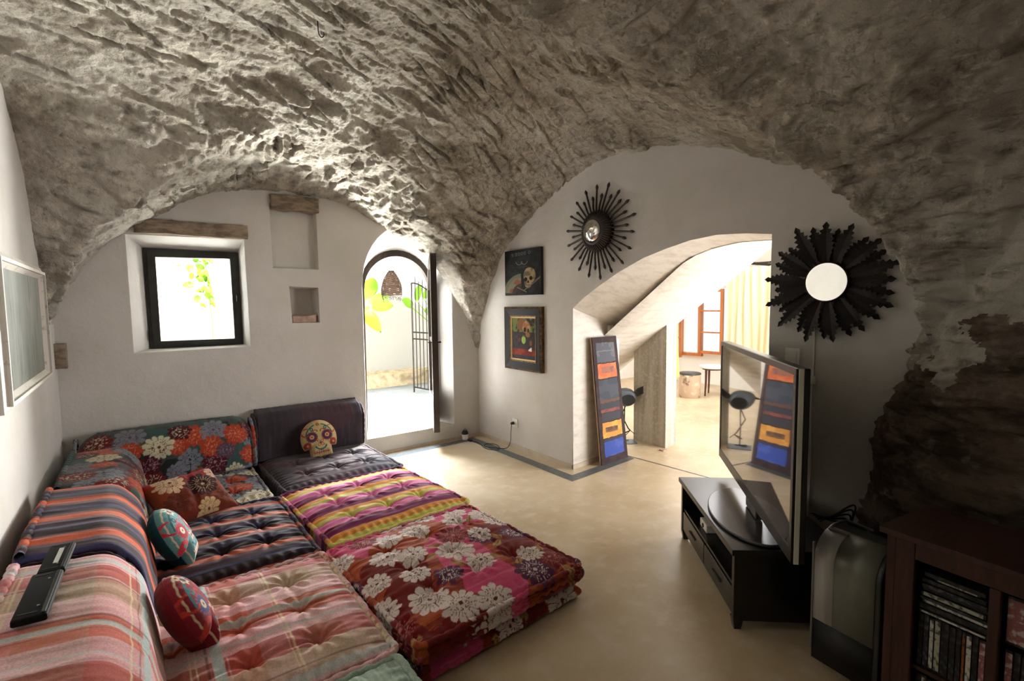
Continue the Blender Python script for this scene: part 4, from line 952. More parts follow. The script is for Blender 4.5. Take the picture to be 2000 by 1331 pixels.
def make_skull(loc, rotm, paint, label):
    t = empty('skull_cushion', loc, label=label, cat='cushion'); t.matrix_world = Matrix.Translation(loc) @ rotm.to_4x4()
    nt, nr = 200, 60; th = np.linspace(0, 2*PI, nt, endpoint=False); R = skull_r(th); V = []; Cc = []
    T = .058
    for side in (1, -1):
        s_ = np.linspace(0, 1, nr); A, S = np.meshgrid(th, s_, indexing='ij'); Rr = skull_r(A)
        u, v = Rr*S*np.cos(A), Rr*S*np.sin(A); z = side*(.012*np.sqrt(np.clip(1-S**6, 0, 1))+T*np.clip(1-S**2.6, 0, 1)**.55+.002*np.sin(A*22)*S**6)
        V.append(np.stack([u, v, z], -1).reshape(-1, 3)); Cc.append(paint(u.ravel(), v.ravel(), np.full(u.size, side if side > 0 else 0)))
    idx = np.arange(nt*nr).reshape(nt, nr); i2 = np.roll(idx, -1, 0); F1 = np.stack([idx[:, :-1], idx[:, 1:], i2[:, 1:], i2[:, :-1]], -1).reshape(-1, 4)
    F2 = F1[:, ::-1]+nt*nr
    np_mesh('cover', np.concatenate(V), np.concatenate([F1[:, ::-1], F2[:, ::-1]]), m_fabric, t, np.concatenate(Cc))
    rope_mesh('seam', [(r*math.cos(a)*1.0, r*math.sin(a)*1.0, 0) for a, r in zip(th, R)], .0035, t, lambda Vx: np.tile(paint(np.array([.0]), np.array([.06]), np.array([0])), (len(Vx), 1)), pinch=9)
    return t
def basis(n, up):
    n = Vector(n).normalized(); up = Vector(up); up = (up-n*up.dot(n)).normalized(); r = up.cross(n); return Matrix((r, up, n)).transposed()
cream_p = skull_paint(C3(186, 172, 120), C3(206, 150, 96), C3(78, 52, 84), C3(160, 62, 50), C3(44, 96, 104), C3(190, 160, 120))
teal_p = skull_paint(C3(96, 150, 152), C3(214, 200, 176), C3(156, 38, 58), C3(196, 56, 72), C3(36, 84, 92), C3(20, 72, 82))
red_p = skull_paint(C3(140, 34, 48), C3(214, 196, 160), C3(60, 76, 124), C3(200, 60, 48), C3(44, 124, 134), C3(120, 22, 34))
make_skull((1.225, 4.435, .355), basis((-.12, -.93, .34), (-.06, .25, 1)), cream_p, 'cream skull-shaped cushion leaning on the grey backrest')
make_skull((.095, 3.02, .340), basis((.80, -.12, .42), (-.45, .12, .9)), teal_p, 'teal skull-shaped cushion leaning on the striped backrest')
make_skull((.10, 2.23, .335), basis((.84, .0, .42), (-.45, .05, .9)), red_p, 'dark red skull-shaped cushion leaning on the plaid backrest')
# soft square flower cushion
t = empty('square_cushion', (.16, 3.80, .335), label='soft reddish-brown square cushion with flower print in the seat corner', cat='cushion')
t.matrix_world = Matrix.Translation((.215, 3.665, .312)) @ basis((.28, -.50, .80), (-.30, .60, .55)).to_4x4()
N_ = 110; q = np.linspace(-1, 1, N_); U, Vv = np.meshgrid(q, q, indexing='ij'); hw = .225
pin = 1-.10*(1-np.abs(U)**2)*np.abs(Vv)**3; pin2 = 1-.10*(1-np.abs(Vv)**2)*np.abs(U)**3
X_, Y_ = U*hw*pin2, Vv*hw*.8*pin; Zc = .075*np.clip((1-U**4)*(1-Vv**4), 0, 1)**.5+.020*(fbm(np.stack([U*4, Vv*4, U*0], -1), 3)-.5)*np.clip((1-U**4)*(1-Vv**4), 0, 1)**.3
Zc = Zc-.012*np.exp(-((U-.2*Vv)/.08)**2)*np.clip((1-U**4)*(1-Vv**4), 0, 1)
V = np.concatenate([np.stack([X_, Y_, Zc], -1).reshape(-1, 3), np.stack([X_, Y_, -Zc*.8], -1).reshape(-1, 3)])
idx = np.arange(N_*N_).reshape(N_, N_); F1 = np.stack([idx[:-1, :-1], idx[1:, :-1], idx[1:, 1:], idx[:-1, 1:]], -1).reshape(-1, 4)
cc = pat_red(X_.ravel(), Y_.ravel()); np_mesh('cover', V, np.concatenate([F1, F1[:, ::-1]+N_*N_]), m_fabric, t, np.concatenate([cc, cc]))
e_ = [(X_[i, 0], Y_[i, 0], 0) for i in range(N_)]+[(X_[-1, i], Y_[-1, i], 0) for i in range(1, N_)]+[(X_[i, -1], Y_[i, -1], 0) for i in range(N_-2, -1, -1)]+[(X_[0, i], Y_[0, i], 0) for i in range(N_-2, 0, -1)]
rope_mesh('seam', e_, .005, t, lambda Vx: np.tile(C3(110, 34, 30), (len(Vx), 1)), pinch=9)
# remote controls / folding eyeglass-like black gadget lying on the plaid backrest
m_lcd = nmat('pale_label', (200, 204, 196), .4); m_remote = nmat('dark_remote_plastic', (18, 18, 19), .7, spec=.15)
def gadget(loc, rz, tilt, L, W, T, label, strip_at=None, name='remote_control'):
    t = empty(name, loc, label=label, cat='remote control'); t.rotation_euler = (0, tilt, rz)
    mb = MB(); mb.bbox((-W/2, -L/2, 0), (W/2, L/2, T), .006, 3); o = mb.build('body', m_remote, t); auto_smooth(o)
    mb = MB(); mb.bbox((W*.30, -L*.47, T*.6), (W*.44, L*.47, T+.004), .002, 1); mb.build('side_rail', m_black, t)
    if strip_at: mb = MB(); mb.bbox((-.004, strip_at[0], T), (.010, strip_at[1], T+.002), .0008, 1); mb.build('label_strip', m_lcd, t)
    for e_y in (-L*.42, L*.42): mb = MB(); mb.box((-W*.35, e_y, T), (W*.2, e_y+.003, T+.0015)); mb.build('seam', m_grey_body, t)
    for k in range(2):
        mb = MB(); mb.lathe([(.0035, 0), (.0035, .003), (.001, .004)], (W*.15, -L*.3+.6*L*k, T), 10); mb.build('button', m_silver, t)
    return t
gadget((-.262, 2.335, .612), math.radians(-3), .04, .235, .072, .018, 'black remote control with a pale strip lying on the plaid backrest', (-.06, .07))
gadget((-.278, 2.05, .614), math.radians(-2), .04, .30, .078, .022, 'longer plain black remote control lying nearer the camera on the plaid backrest')

# ------------------------------------------------------------------ things on the right wall
# framed still-life paintings
def paint_grid(name, y0, y1, z0, z1, x, fn, parent, org, res=.0028):
    ny, nz = int(abs(y1-y0)/res), int((z1-z0)/res); Y, Z = np.meshgrid(np.linspace(y0, y1, ny), np.linspace(z0, z1, nz), indexing='ij')
    a = (y0-Y)/(y0-y1); b = (Z-z0)/(z1-z0)
    V = np.stack([Y*0+x-org[0], Y-org[1], Z-org[2]], -1).reshape(-1, 3); idx = np.arange(ny*nz).reshape(ny, nz)
    Fc = np.stack([idx[:-1, :-1], idx[1:, :-1], idx[1:, 1:], idx[:-1, 1:]], -1).reshape(-1, 4)
    return np_mesh(name, V, Fc, m_paint, parent, fn(a.ravel(), b.ravel()))
def ell(a, b, cx, cy, rx, ry): return ((a-cx)/rx)**2+((b-cy)/ry)**2 < 1
def paint_top(a, b):
    n = fbm(np.stack([a*9, b*11, a*0], -1), 4); c = np.zeros(a.shape+(3,), np.float32); c[:] = C3(24, 25, 28); c[n > .55] = C3(36, 36, 38)
    # folding fan
    d = np.hypot((a-.48), (b-.02)*1.15); an = np.arctan2((b-.02)*1.15, a-.48); m = (d < .52) & (d > .16) & (an > 1.6) & (an < 3.05)
    c[m] = C3(108, 106, 84); m2 = m & (d > .42) & (((an*22) % 1) < .5); c[m2] = C3(84, 84, 64); m3 = m & (d < .40) & (n > .47); c[m3] = C3(120, 70, 44); c[m & (d < .27)] = C3(60, 44, 36)
    # skull
    s = ell(a, b, .70, .42, .165, .175) | (ell(a, b, .66, .27, .10, .12)); c[s] = C3(118, 104, 80); c[s & (n > .52)] = C3(146, 120, 88); c[s & (n < .42)] = C3(90, 84, 62)
    for ex, ey in ((.60, .34), (.74, .36)): c[ell(a, b, ex, ey, .045, .045)] = C3(20, 18, 18)
    c[ell(a, b, .665, .285, .025, .03)] = C3(22, 18, 16); c[(np.abs(b-.215) < .012) & (np.abs(a-.66) < .06) & (((a*60) % 1) < .6)] = C3(50, 40, 32)
    # crossed sticks, curled ornament
    for (x0, y0, x1, y1) in ((.35, .18, .62, .06), (.86, .30, .99, .38), (.55, .10, .98, .36)):
        L = math.hypot(x1-x0, y1-y0); t = ((a-x0)*(x1-x0)+(b-y0)*(y1-y0))/L/L; dd = np.abs((a-x0)*(y1-y0)-(b-y0)*(x1-x0))/L; c[(t > 0) & (t < 1) & (dd < .012)] = C3(104, 96, 76)
    for cx in (.42, .56): m = (np.abs(np.hypot(a-cx, (b-.74)*1.2)-.085) < .006) & (b < .74); c[m] = C3(120, 118, 106)
    c[(np.abs(b-.62) < .004) & (np.abs(a-.47) < .2)] = C3(60, 58, 54)
    # row of round letters along the top: S 6000 6
    for k, cx in enumerate((.23, .34, .42, .50, .58, .70)):
        r = np.hypot((a-cx)/.030, (b-.895-.004*k)/.034); m = (r < 1) & (r > .62)
        if k == 0: m = m & ~((a > cx) & (b > .895) & (b < .912)) & ~((a < cx) & (b < .895) & (b > .876)); m |= (np.abs(b-.895) < .006) & (np.abs(a-cx) < .026)
        if k in (1, 5): m |= (np.abs(a-(cx-.02)) < .006) & (b > .895) & (b < .945)
        c[m] = C3(100, 104, 100)
    return c
def paint_low(a, b):
    n = fbm(np.stack([a*10, b*13, a*0+5], -1), 4); c = np.zeros(a.shape+(3,), np.float32); c[:] = C3(48, 42, 44); c[b > .66] = C3(72, 84, 42); c[(b > .66) & (n > .52)] = C3(96, 106, 56); c[(n < .42)] = C3(38, 32, 34)
    c[(b < .25) & (b > .10)] = C3(104, 34, 26); c[(b < .25) & (b > .10) & (n > .53)] = C3(134, 48, 30); c[b <= .10] = C3(44, 38, 48)
    s = ell(a, b, .42, .84, .20, .15); c[s] = C3(112, 74, 46); s = ell(a, b, .62, .78, .17, .15); c[s] = C3(140, 94, 60); c[s & (n > .53)] = C3(160, 120, 80); c[ell(a, b, .56, .72, .055, .06)] = C3(30, 24, 24); c[ell(a, b, .70, .70, .045, .05)] = C3(40, 28, 24)
    c[ell(a, b, .68, .60, .10, .06)] = C3(130, 84, 52); c[ell(a, b, .50, .47, .09, .095)] = C3(132, 160, 70); c[ell(a, b, .50, .56, .04, .02)] = C3(90, 110, 50)
    c[ell(a, b, .28, .48, .12, .14) & (n > .5)] = C3(84, 40, 60); c[ell(a, b, .80, .40, .05, .07)] = C3(120, 70, 40)
    m = (a > .70) & (a < .84) & (b > .20) & (b < .30) & (b > .20+(.84-a)*.1) & (b-.2 < (a-.64)*.6); c[m] = C3(206, 204, 196); return c
t = empty('skull_painting', (XR, 3.892, 1.585), label='unframed dark canvas with a skull and a folding fan', cat='painting')
mb = MB(); mb.box((-.032, -.285, 0), (-.002, .285, .448)); mb.build('canvas', m_blackmat, t)
paint_grid('picture', 4.176, 3.608, 1.586, 2.032, XR-.033, paint_top, t, (XR, 3.892, 1.585))
oz = .835; t = empty('framed_painting', (XR, 3.898, oz), label='small still life in a wide black frame with a gilt edge', cat='painting')
yl, yr, zb, zt = .298, -.298, 0, .635
def ringB(name, y0, y1, z0, z1, b, xo, xi, mat):
    o_ = [(y0, z0), (y1, z0), (y1, z1), (y0, z1)]; s_ = np.sign(y1-y0)
    i_ = [(y0+s_*b, z0+b), (y1-s_*b, z0+b), (y1-s_*b, z1-b), (y0+s_*b, z1-b)]
    V = [(-.002, *p) for p in o_]+[(xo, *p) for p in o_]+[(xi, *p) for p in i_]+[(-.002, *p) for p in i_]
    Fc = [(r*4+k, r*4+(k+1) % 4, r*4+4+(k+1) % 4, r*4+4+k) for r in range(3) for k in range(4)]
    mb = MB(); mb.add(V, Fc); return mb.build(name, mat, t)
ringB('outer_moulding', yl, yr, zb, zt, .02, -.035, -.045, m_gilt)
ringB('frame', yl-.018, yr+.018, .018, zt-.018, .072, -.046, -.030, m_blackwood)
ringB('inner_moulding', yl-.088, yr+.088, .088, zt-.088, .014, -.034, -.028, m_gilt)
ringB('slip', yl-.101, yr+.101, .101, zt-.101, .012, -.030, -.022, nmat('pale_gilt', (206, 176, 120), .5, metal=.2))
paint_grid('picture', 3.898+yl-.111, 3.898+yr+.111, oz+.111, oz+zt-.111, XR-.018, paint_low, t, (XR, 3.898, oz))
# sunburst mirror with rods
SC1 = (XR, 2.885, 2.085)
t = empty('sunburst_mirror', SC1, label='round convex mirror in a ring of thin dark wooden rods with pointed tips', cat='mirror')
for k in range(36):
    th = 2*PI*k/36+.05; L = (.385 if k % 2 else .315)*rnd.uniform(.96, 1.04); c, s_ = math.cos(th), math.sin(th)
    mb = MB(); q = lambda r, x: (x, -c*r, s_*r)
    mb.tube([q(.11, -.045), q(.20, -.04), q(L-.045, -.026), q(L-.030, -.025), q(L-.016, -.024), q(L, -.022)], [.0085, .0082, .0078, .0125, .011, .001], 8); mb.build('ray', m_bronze, t, smooth=True)
mb = MB(); mb.lathe([(.10, -.002), (.145, -.002), (.152, .03), (.166, .045), (.160, .060), (.138, .074), (.118, .09), (.099, .103), (.091, .100), (.09, .08)], n=72, mat4=Matrix.Rotation(-PI/2, 4, 'Y')); o = mb.build('ring', m_bronze, t, smooth=True)
for k in range(48):
    th = 2*PI*k/48; c, s_ = math.cos(th), math.sin(th); mb = MB(); mb.tube([(-.050, -c*.166, s_*.166), (-.070, -c*.148, s_*.148), (-.094, -c*.115, s_*.115)], [.0055, .006, .004], 6); mb.build('ridge', m_bronze, t, smooth=True)
mb = MB(); mb.lathe([(.0935, .098), (.085, .110), (.07, .120), (.05, .128), (.025, .132), (.001, .134)], n=64, mat4=Matrix.Rotation(-PI/2, 4, 'Y')); mb.build('convex_glass', m_mirror, t, smooth=True)
# leaf-rayed mirror
t = empty('leaf_mirror', (XR, 1.168, 1.60), label='round mirror surrounded by dark serrated metal leaves', cat='mirror')
def serr_leaf(L, W, curl, n=8):
    out = [(0, .007), (.10, .010)]
    for i in range(n):
        u = .14+.80*i/n; w = W*math.sin(PI*(.16+.82*((u-.14)/.8)**1.05))**1.1+.002
        out += [(u, w*.66), (u+.07, w*.98)]
    out.append((.985, .003)); out.append((1.0, 0)); return out
rr = random.Random(5)
for k in range(27):
    th = 2*PI*k/27+rr.uniform(-.05, .05); lay = k % 2; R0 = .085; L = (.262 if lay else .225)*rr.uniform(.90, 1.06); W = .041*rr.uniform(.92, 1.1)
    th_y = math.cos(th); pr = serr_leaf(L, W, 0); c, s_ = math.cos(th), math.sin(th); V = []
    ht = lambda u: .020+.018*lay+.016*math.sin(u*2.6)
    twist = rr.uniform(-.12, .12)
    m_ = len(pr)
    for sgn in (1, -1):
        for (u, w) in pr:
            r = R0+L*u; a = w*sgn; yy = c*r-s_*a; zz = s_*r+c*a; V.append((-(ht(u)+w*.22+a*twist), -yy, zz))
    for (u, w) in pr: r = R0+L*u; V.append((-(ht(u)-.004), -c*r, s_*r))
    Fc = []
    for i in range(m_-1):
        Fc += [(i, i+1, 2*m_+i+1, 2*m_+i), (m_+i, 2*m_+i, 2*m_+i+1, m_+i+1)]
    mb = MB(); mb.add(V, Fc); o = mb.build('leaf', m_rust, t, fix=False); md = o.modifiers.new('s', 'SOLIDIFY'); md.thickness = .002
mb = MB(); mb.lathe([(.02, .0), (.11, .0), (.114, .03), (.112, .050), (.106, .056), (.102, .052)], n=64, mat4=Matrix.Rotation(-PI/2, 4, 'Y')); mb.build('rim', m_rust, t, smooth=True)
mb = MB(); mb.lathe([(.1035, .050), (.1035, .054), (.001, .054)], n=64, mat4=Matrix.Rotation(-PI/2, 4, 'Y')); o = mb.build('mirror_glass', m_mirror, t)
# switch plate and cable with inline switch
t = empty('light_switch', (XR, 1.352, 1.085), label='double white light switch plate between the passage and the leaf mirror', cat='light switch')
mb = MB(); mb.bbox((-.010, -.042, 0), (0, .042, .135), .003); mb.build('plate', m_whitepl, t)
for z in (.015, .072): mb = MB(); mb.bbox((-.016, -.026, z), (-.009, .026, z+.05), .002); mb.build('rocker', m_whitepl, t)
t = empty('power_cable', (XR, 1.238, 0), label='white cable running down the wall from the leaf mirror with an inline switch', cat='cable')
mb = MB(); mb.tube([(-.006, 0+.004*math.sin(z*9), z) for z in [1.36-.05*i for i in range(24)]], .0042, 6); mb.build('cord', m_whitepl, t, smooth=True)
mb = MB(); mb.bbox((-.03, -.022, 1.02), (0, .022, 1.065), .008, 3); mb.build('inline_switch', m_whitepl, t, smooth=True)
# socket, plug, black lead and lantern
t = empty('wall_socket', (XR, 4.07, .225), label='white wall socket near the floor by the back corner', cat='socket')
mb = MB(); mb.bbox((-.010, -.045, 0), (0, .045, .088), .004); mb.build('plate', m_whitepl, t)
mb = MB(); mb.lathe([(.021, .010), (.021, .013), (.018, .013)], (0, 0, 0), 20, Matrix.Translation((0, 0, .044)) @ Matrix.Rotation(-PI/2, 4, 'Y')); mb.build('outlet', m_whitepl, t)
t = empty('lamp_lead', (2.9, 4.4, 0), label='thin black lead with a plug looping over the floor to the wall socket', cat='cable')
mb = MB(); mb.tube([(.175, -.33, .27), (.150, -.33, .27), (.138, -.33, .262)], [.016, .014, .006], 12); mb.build('plug', m_blackmat, t)
pp = [(.15, -.33, .262), (.135, -.335, .18), (.13, -.33, .08), (.10, -.30, .012), (.02, -.20, .006), (-.03, -.10, .006), (.03, -.02, .006), (.10, -.08, .006), (.08, -.20, .008), (0, -.28, .006), (-.06, -.16, .006), (-.02, .0, .006), (.0, .10, .006), (-.03, .18, .006), (-.02, .26, .010)]
def smooth_path(P, k=8):
    P = [Vector(p) for p in P]; out = []
    for i in range(len(P)-1):
        p0, p1, p2, p3 = P[max(i-1, 0)], P[i], P[i+1], P[min(i+2, len(P)-1)]
        for q in range(k):
            t_ = q/k; out.append(.5*((2*p1)+(p2-p0)*t_+(2*p0-5*p1+4*p2-p3)*t_*t_+(3*p1-p0-3*p2+p3)*t_**3))
    return out+[P[-1]]
mb = MB(); mb.tube(smooth_path(pp), .0035, 6); mb.build('cord', m_blackmat, t, smooth=True)
mb = MB(); mb.bbox((-.045, .165, .002), (-.015, .225, .016), .004); mb.build('inline_switch', m_blackmat, t)
t = empty('small_lantern', (2.865, 4.69, 0), label='small white jar lamp with a black cap in the corner by the door', cat='lamp')
mb = MB(); mb.lathe([(.028, 0), (.034, .004), (.034, .055), (.030, .062)], n=28); o = mb.build('jar', m_whitepl, t, smooth=False); auto_smooth(o)
mb = MB(); mb.lathe([(.033, .062), (.036, .066), (.036, .078), (.030, .095), (.016, .104), (.001, .106)], n=28); o = mb.build('cap', m_blackmat, t); auto_smooth(o)
mb = MB(); mb.tube([(.028*math.cos(a*PI/8), 0, .085+.035*math.sin(a*PI/8)) for a in range(9)], .0025, 6); mb.build('handle', m_blackmat, t)
# tall leaning abstract canvas
t = empty('abstract_canvas', (3.36, 3.135, 0), label='tall narrow abstract canvas with orange, yellow and blue blocks leaning in the passage', cat='painting')
pb = [Vector((3.362, 3.135, .001)), Vector((3.762, 3.165, .001))]; zt_ = 1.185; pt = [Vector((3.305, 3.205, zt_)), Vector((3.652, 3.225, zt_))]
def cp(u, v, d=0):
    b_ = pb[0].lerp(pb[1], u); t_ = pt[0].lerp(pt[1], u); p = b_.lerp(t_, v)+Vector((0, -d, 0)); return (p.x-3.36, p.y-3.135, p.z)
nu, nv_ = 110, 330; Ug, Vg = np.meshgrid(np.linspace(0, 1, nu), np.linspace(0, 1, nv_), indexing='ij'); a, b = Ug.ravel(), Vg.ravel()
n1 = fbm(np.stack([a*5, b*22, a*0], -1), 4); n2 = (fbm(np.stack([a*7, b*20, a*0+9], -1), 3)-.5)*.035; n3 = (fbm(np.stack([a*9, b*30, a*0+29], -1), 3)-.5)*.01
c = np.zeros((len(a), 3), np.float32); c[:] = C3(50, 38, 40); c[n1 > .56] = C3(62, 46, 46)
def blk(x0, x1, y0, y1, colr, colr2=None, th=.55):
    m = (a > x0+n2) & (a < x1+n2) & (b > y0+n3) & (b < y1+n3); c[m] = colr
    if colr2 is not None: c[m & (n1 > th)] = colr2
blk(.13, .88, .80, .955, C3(84, 86, 94), C3(98, 100, 104)); blk(.15, .86, .885, .892, C3(112, 112, 112))
blk(.13, .88, .675, .79, C3(206, 116, 72), C3(190, 100, 66)); blk(.26, .78, .715, .765, C3(132, 88, 86), C3(148, 100, 84))
blk(.12, .88, .505, .665, C3(64, 68, 78), C3(72, 76, 84)); blk(.14, .88, .48, .505, C3(96, 70, 60)); blk(.14, .88, .43, .478, C3(58, 60, 68))
blk(.12, .86, .405, .432, C3(128, 74, 68), C3(108, 66, 62)); blk(.14, .86, .335, .40, C3(60, 60, 66)); 
blk(.13, .88, .205, .325, C3(206, 152, 76), C3(190, 134, 66)); blk(.24, .72, .245, .285, C3(92, 66, 58), C3(110, 84, 64))
blk(.15, .90, .175, .20, C3(58, 56, 74)); blk(.15, .88, .055, .175, C3(58, 76, 150), C3(70, 86, 156))
V = np.array([cp(x, y, .026) for x, y in zip(a, b)]); idx = np.arange(nu*nv_).reshape(nu, nv_)
np_mesh('picture', V, np.stack([idx[:-1, :-1], idx[1:, :-1], idx[1:, 1:], idx[:-1, 1:]], -1).reshape(-1, 4), m_paint, t, c)
mb = MB(); mb.add([cp(0, 0, .014), cp(1, 0, .014), cp(1, 1, .014), cp(0, 1, .014), cp(0, 0, 0), cp(1, 0, 0), cp(1, 1, 0), cp(0, 1, 0)], [(0, 1, 2, 3), (7, 6, 5, 4), (0, 4, 5, 1), (1, 5, 6, 2), (2, 6, 7, 3), (3, 7, 4, 0)]); mb.build('stretcher', nmat('raw_canvas_edge', (186, 160, 140), .8), t)
# blackboard in a white painted frame on the left wall
bo = (XL, 3.45, 1.08); t = empty('framed_board', bo, label='grey-green board in a chipped white moulded frame on the left wall', cat='board')
y0, y1, z0, z1 = -.66, .645, 0.0, .665
def ringC(name, y0, y1, z0, z1, b, x0, x1, mat):
    o_ = [(y0, z0), (y1, z0), (y1, z1), (y0, z1)]; i_ = [(y0+b, z0+b), (y1-b, z0+b), (y1-b, z1-b), (y0+b, z1-b)]
    V = [(.001, *p) for p in o_]+[(x0, *p) for p in o_]+[(x1, *p) for p in i_]+[(.001, *p) for p in i_]
    mb = MB(); mb.add(V, [(r*4+k, r*4+(k+1) % 4, r*4+4+(k+1) % 4, r*4+4+k) for r in range(3) for k in range(4)]); return mb.build(name, mat, t)
ringC('frame', y0, y1, z0, z1, .03, .022, .036, m_boardframe); ringC('moulding', y0+.028, y1-.028, z0+.028, z1-.028, .016, .046, .046, m_boardframe); ringC('inner_moulding', y0+.043, y1-.043, z0+.043, z1-.043, .022, .036, .016, m_boardframe)
mb = MB(); mb.add([(.015, y0+.06, z0+.06), (.015, y1-.06, z0+.06), (.015, y1-.06, z1-.06), (.015, y0+.06, z1-.06)], [(0, 1, 2, 3)]); mb.build('panel', m_board, t)

# ------------------------------------------------------------------ television cabinet
ca_ = math.atan2(1.832-1.145, 2.716-2.108)  # front edge direction
t = empty('tv_cabinet', (2.108, 1.145, 0), ca_-0, label='low black open television cabinet with a drawer below a shelf', cat='cabinet')
CL, CD, CH = .925, .50, .385      # local x along the front, local -y backwards
mb = MB(); mb.bbox((-.015, -CD, CH-.028), (CL+.015, .015, CH), .003); mb.build('top', m_black, t)
for x in (.0, CL-.03): mb = MB(); mb.bbox((x, -CD+.01, .045), (x+.03, 0, CH-.028), .002); mb.build('side_panel', m_black, t)
for x in (.0, CL-.045):
    for y in (-.045, -CD+.01): mb = MB(); mb.add([(x, y, .05), (x+.045, y, .05), (x+.045, y+.045, .05), (x, y+.045, .05), (x+.008, y+.008, 0), (x+.037, y+.008, 0), (x+.037, y+.037, 0), (x+.008, y+.037, 0)], [(0, 1, 2, 3), (4, 7, 6, 5), (0, 4, 5, 1), (1, 5, 6, 2), (2, 6, 7, 3), (3, 7, 4, 0)]); mb.build('foot', m_black, t)
mb = MB(); mb.bbox((.03, -CD+.02, .185), (CL-.03, -.01, .20), .002); mb.build('shelf', m_black, t)
mb = MB(); mb.bbox((.03, -CD+.01, .05), (CL-.03, -.01, .062), .002); mb.build('bottom_panel', m_black, t)
mb = MB(); mb.bbox((.03, -CD+.01, .06), (CL-.03, -CD+.02, CH-.03), .002); mb.build('back_panel', m_black, t)
for x in (.035, CL/2+.003): mb = MB(); mb.bbox((x, -.022, .065), (x+CL/2-.04, -.004, .180), .003); d_ = mb.build('drawer', m_black, t); mb = MB(); mb.bbox((x+.15, -.004, .12), (x+.27, .004, .128), .002); mb.build('handle', m_blackmat, d_)
cab = t
def cabp(x, y, z): c, s_ = math.cos(ca_), math.sin(ca_); return (2.108+c*x-s_*y, 1.145+s_*x+c*y, z)
t = empty('media_player', cabp(.60, -.13, .201), ca_, label='small white box with a round dark button on the cabinet shelf', cat='media box')
mb = MB(); mb.bbox((-.06, -.09, 0), (.06, .09, .045), .005); mb.build('housing', m_whitepl, t); mb = MB(); mb.lathe([(.013, 0), (.013, .003), (.011, .004)], n=20, mat4=Matrix.Translation((.0, .09, .022)) @ Matrix.Rotation(-PI/2, 4, 'X')); mb.build('button', m_blackmat, t)
t = empty('amplifier', cabp(.30, -.23, .201), ca_, label='flat black media box on the cabinet shelf', cat='media box')
mb = MB(); mb.bbox((-.19, -.16, .004), (.19, .14, .065), .004); mb.build('housing', m_blackmat, t); mb = MB(); mb.bbox((-.16, .139, .02), (.10, .143, .04), .001, 1); mb.build('display', m_grey_body, t)
# television
tl, tr_ = Vector((3.02, 1.755)), Vector((1.965, .838)); td = (tr_-tl); TW = td.length; td.normalize()
ta = math.atan2(td.y, td.x); tc = (tl+tr_)/2
t = empty('television', (tc.x, tc.y, CH+.001), ta+PI, label='large flat television with a glossy dark screen reflecting the passage', cat='television')
# local +x towards tl, local +y = front (towards camera side)
zb_, zt2 = .49-CH, 1.245-CH
mb = MB(); mb.bbox((-TW/2, -.045, zb_), (TW/2, .0, zt2), .004); o = mb.build('housing', m_black, t)
mb = MB()
bz = .028
for a_, b_ in (((-TW/2, -.001, zb_), (TW/2, .006, zb_+.055)), ((-TW/2, -.001, zt2-bz), (TW/2, .006, zt2)), ((-TW/2, -.001, zb_+.05), (-TW/2+bz, .006, zt2-bz)), ((TW/2-bz, -.001, zb_+.05), (TW/2, .006, zt2-bz))): mb.bbox(a_, b_, .002, 1)
mb.build('bezel', m_black, t)
mb = MB(); mb.add([(-TW/2+bz, .003, zb_+.055), (TW/2-bz, .003, zb_+.055), (TW/2-bz, .003, zt2-bz), (-TW/2+bz, .003, zt2-bz)], [(0, 1, 2, 3)]); mb.build('screen', m_screen, t, fix=False)
mb = MB(); mb.bbox((-TW/2-.004, -.022, zb_-.0), (-TW/2+.001, -.004, zt2), .001, 1); mb.build('silver_edge', nmat('pale_trim', (200, 200, 184), .4), t)
mb = MB(); mb.bbox((-TW/2+.01, -.015, zb_-.008), (TW/2-.01, -.004, zb_+.001), .001, 1); mb.build('lower_edge', m_plate, t)
mb = MB(); mb.add([(-TW*.44, -.028, zb_+.03), (TW*.44, -.028, zb_+.03), (TW*.44, -.028, zt2-.06), (-TW*.44, -.028, zt2-.06), (-TW*.36, -.075, zb_+.08), (TW*.36, -.075, zb_+.08), (TW*.36, -.075, zt2-.16), (-TW*.36, -.075, zt2-.16)], [(0, 1, 5, 4), (1, 2, 6, 5), (2, 3, 7, 6), (3, 0, 4, 7), (4, 5, 6, 7)]); mb.build('back_housing', m_blackmat, t)
mb = MB(); mb.bbox((-.10, -.055, .018), (.10, -.020, zb_+.08), .006); mb.build('stand_neck', m_plate, t)
arcp = [(.30*math.cos(PI*i/20), .02+.19*math.sin(PI*i/20)**.8) for i in range(21)]
arcp = [(-.33, -.13), (.33, -.13)]+[(.36*math.cos(PI*i/24), -.02+.20*math.sin(PI*i/24)) for i in range(25)]
mb = MB(); mb.prism(arcp, .0, .014, lambda u, v, d: (u, v, d)); o = mb.build('stand_plate', m_plate, t); md = o.modifiers.new('b', 'BEVEL'); md.width = .004; md.segments = 2
# cables behind the cabinet
t = empty('black_cables', (2.75, .98, 0), label='tangle of black cables hanging behind the television cabinet', cat='cable')
for i in range(5):
    r_ = random.Random(i); P0 = (.1, -.02+.02*i, .55-.06*i)
    mb = MB(); mb.tube(smooth_path([(-.05+.03*i, .09, .42-.02*i), (.02*i, .03, .39), (.10+.03*i, -.02, .33+.02*i), (.02*i, .02, .12), (-.10+.06*i, .0, .012), (.12, -.06+.02*i, .010)]), .0045, 6); mb.build('cord', m_blackmat, t, smooth=True)
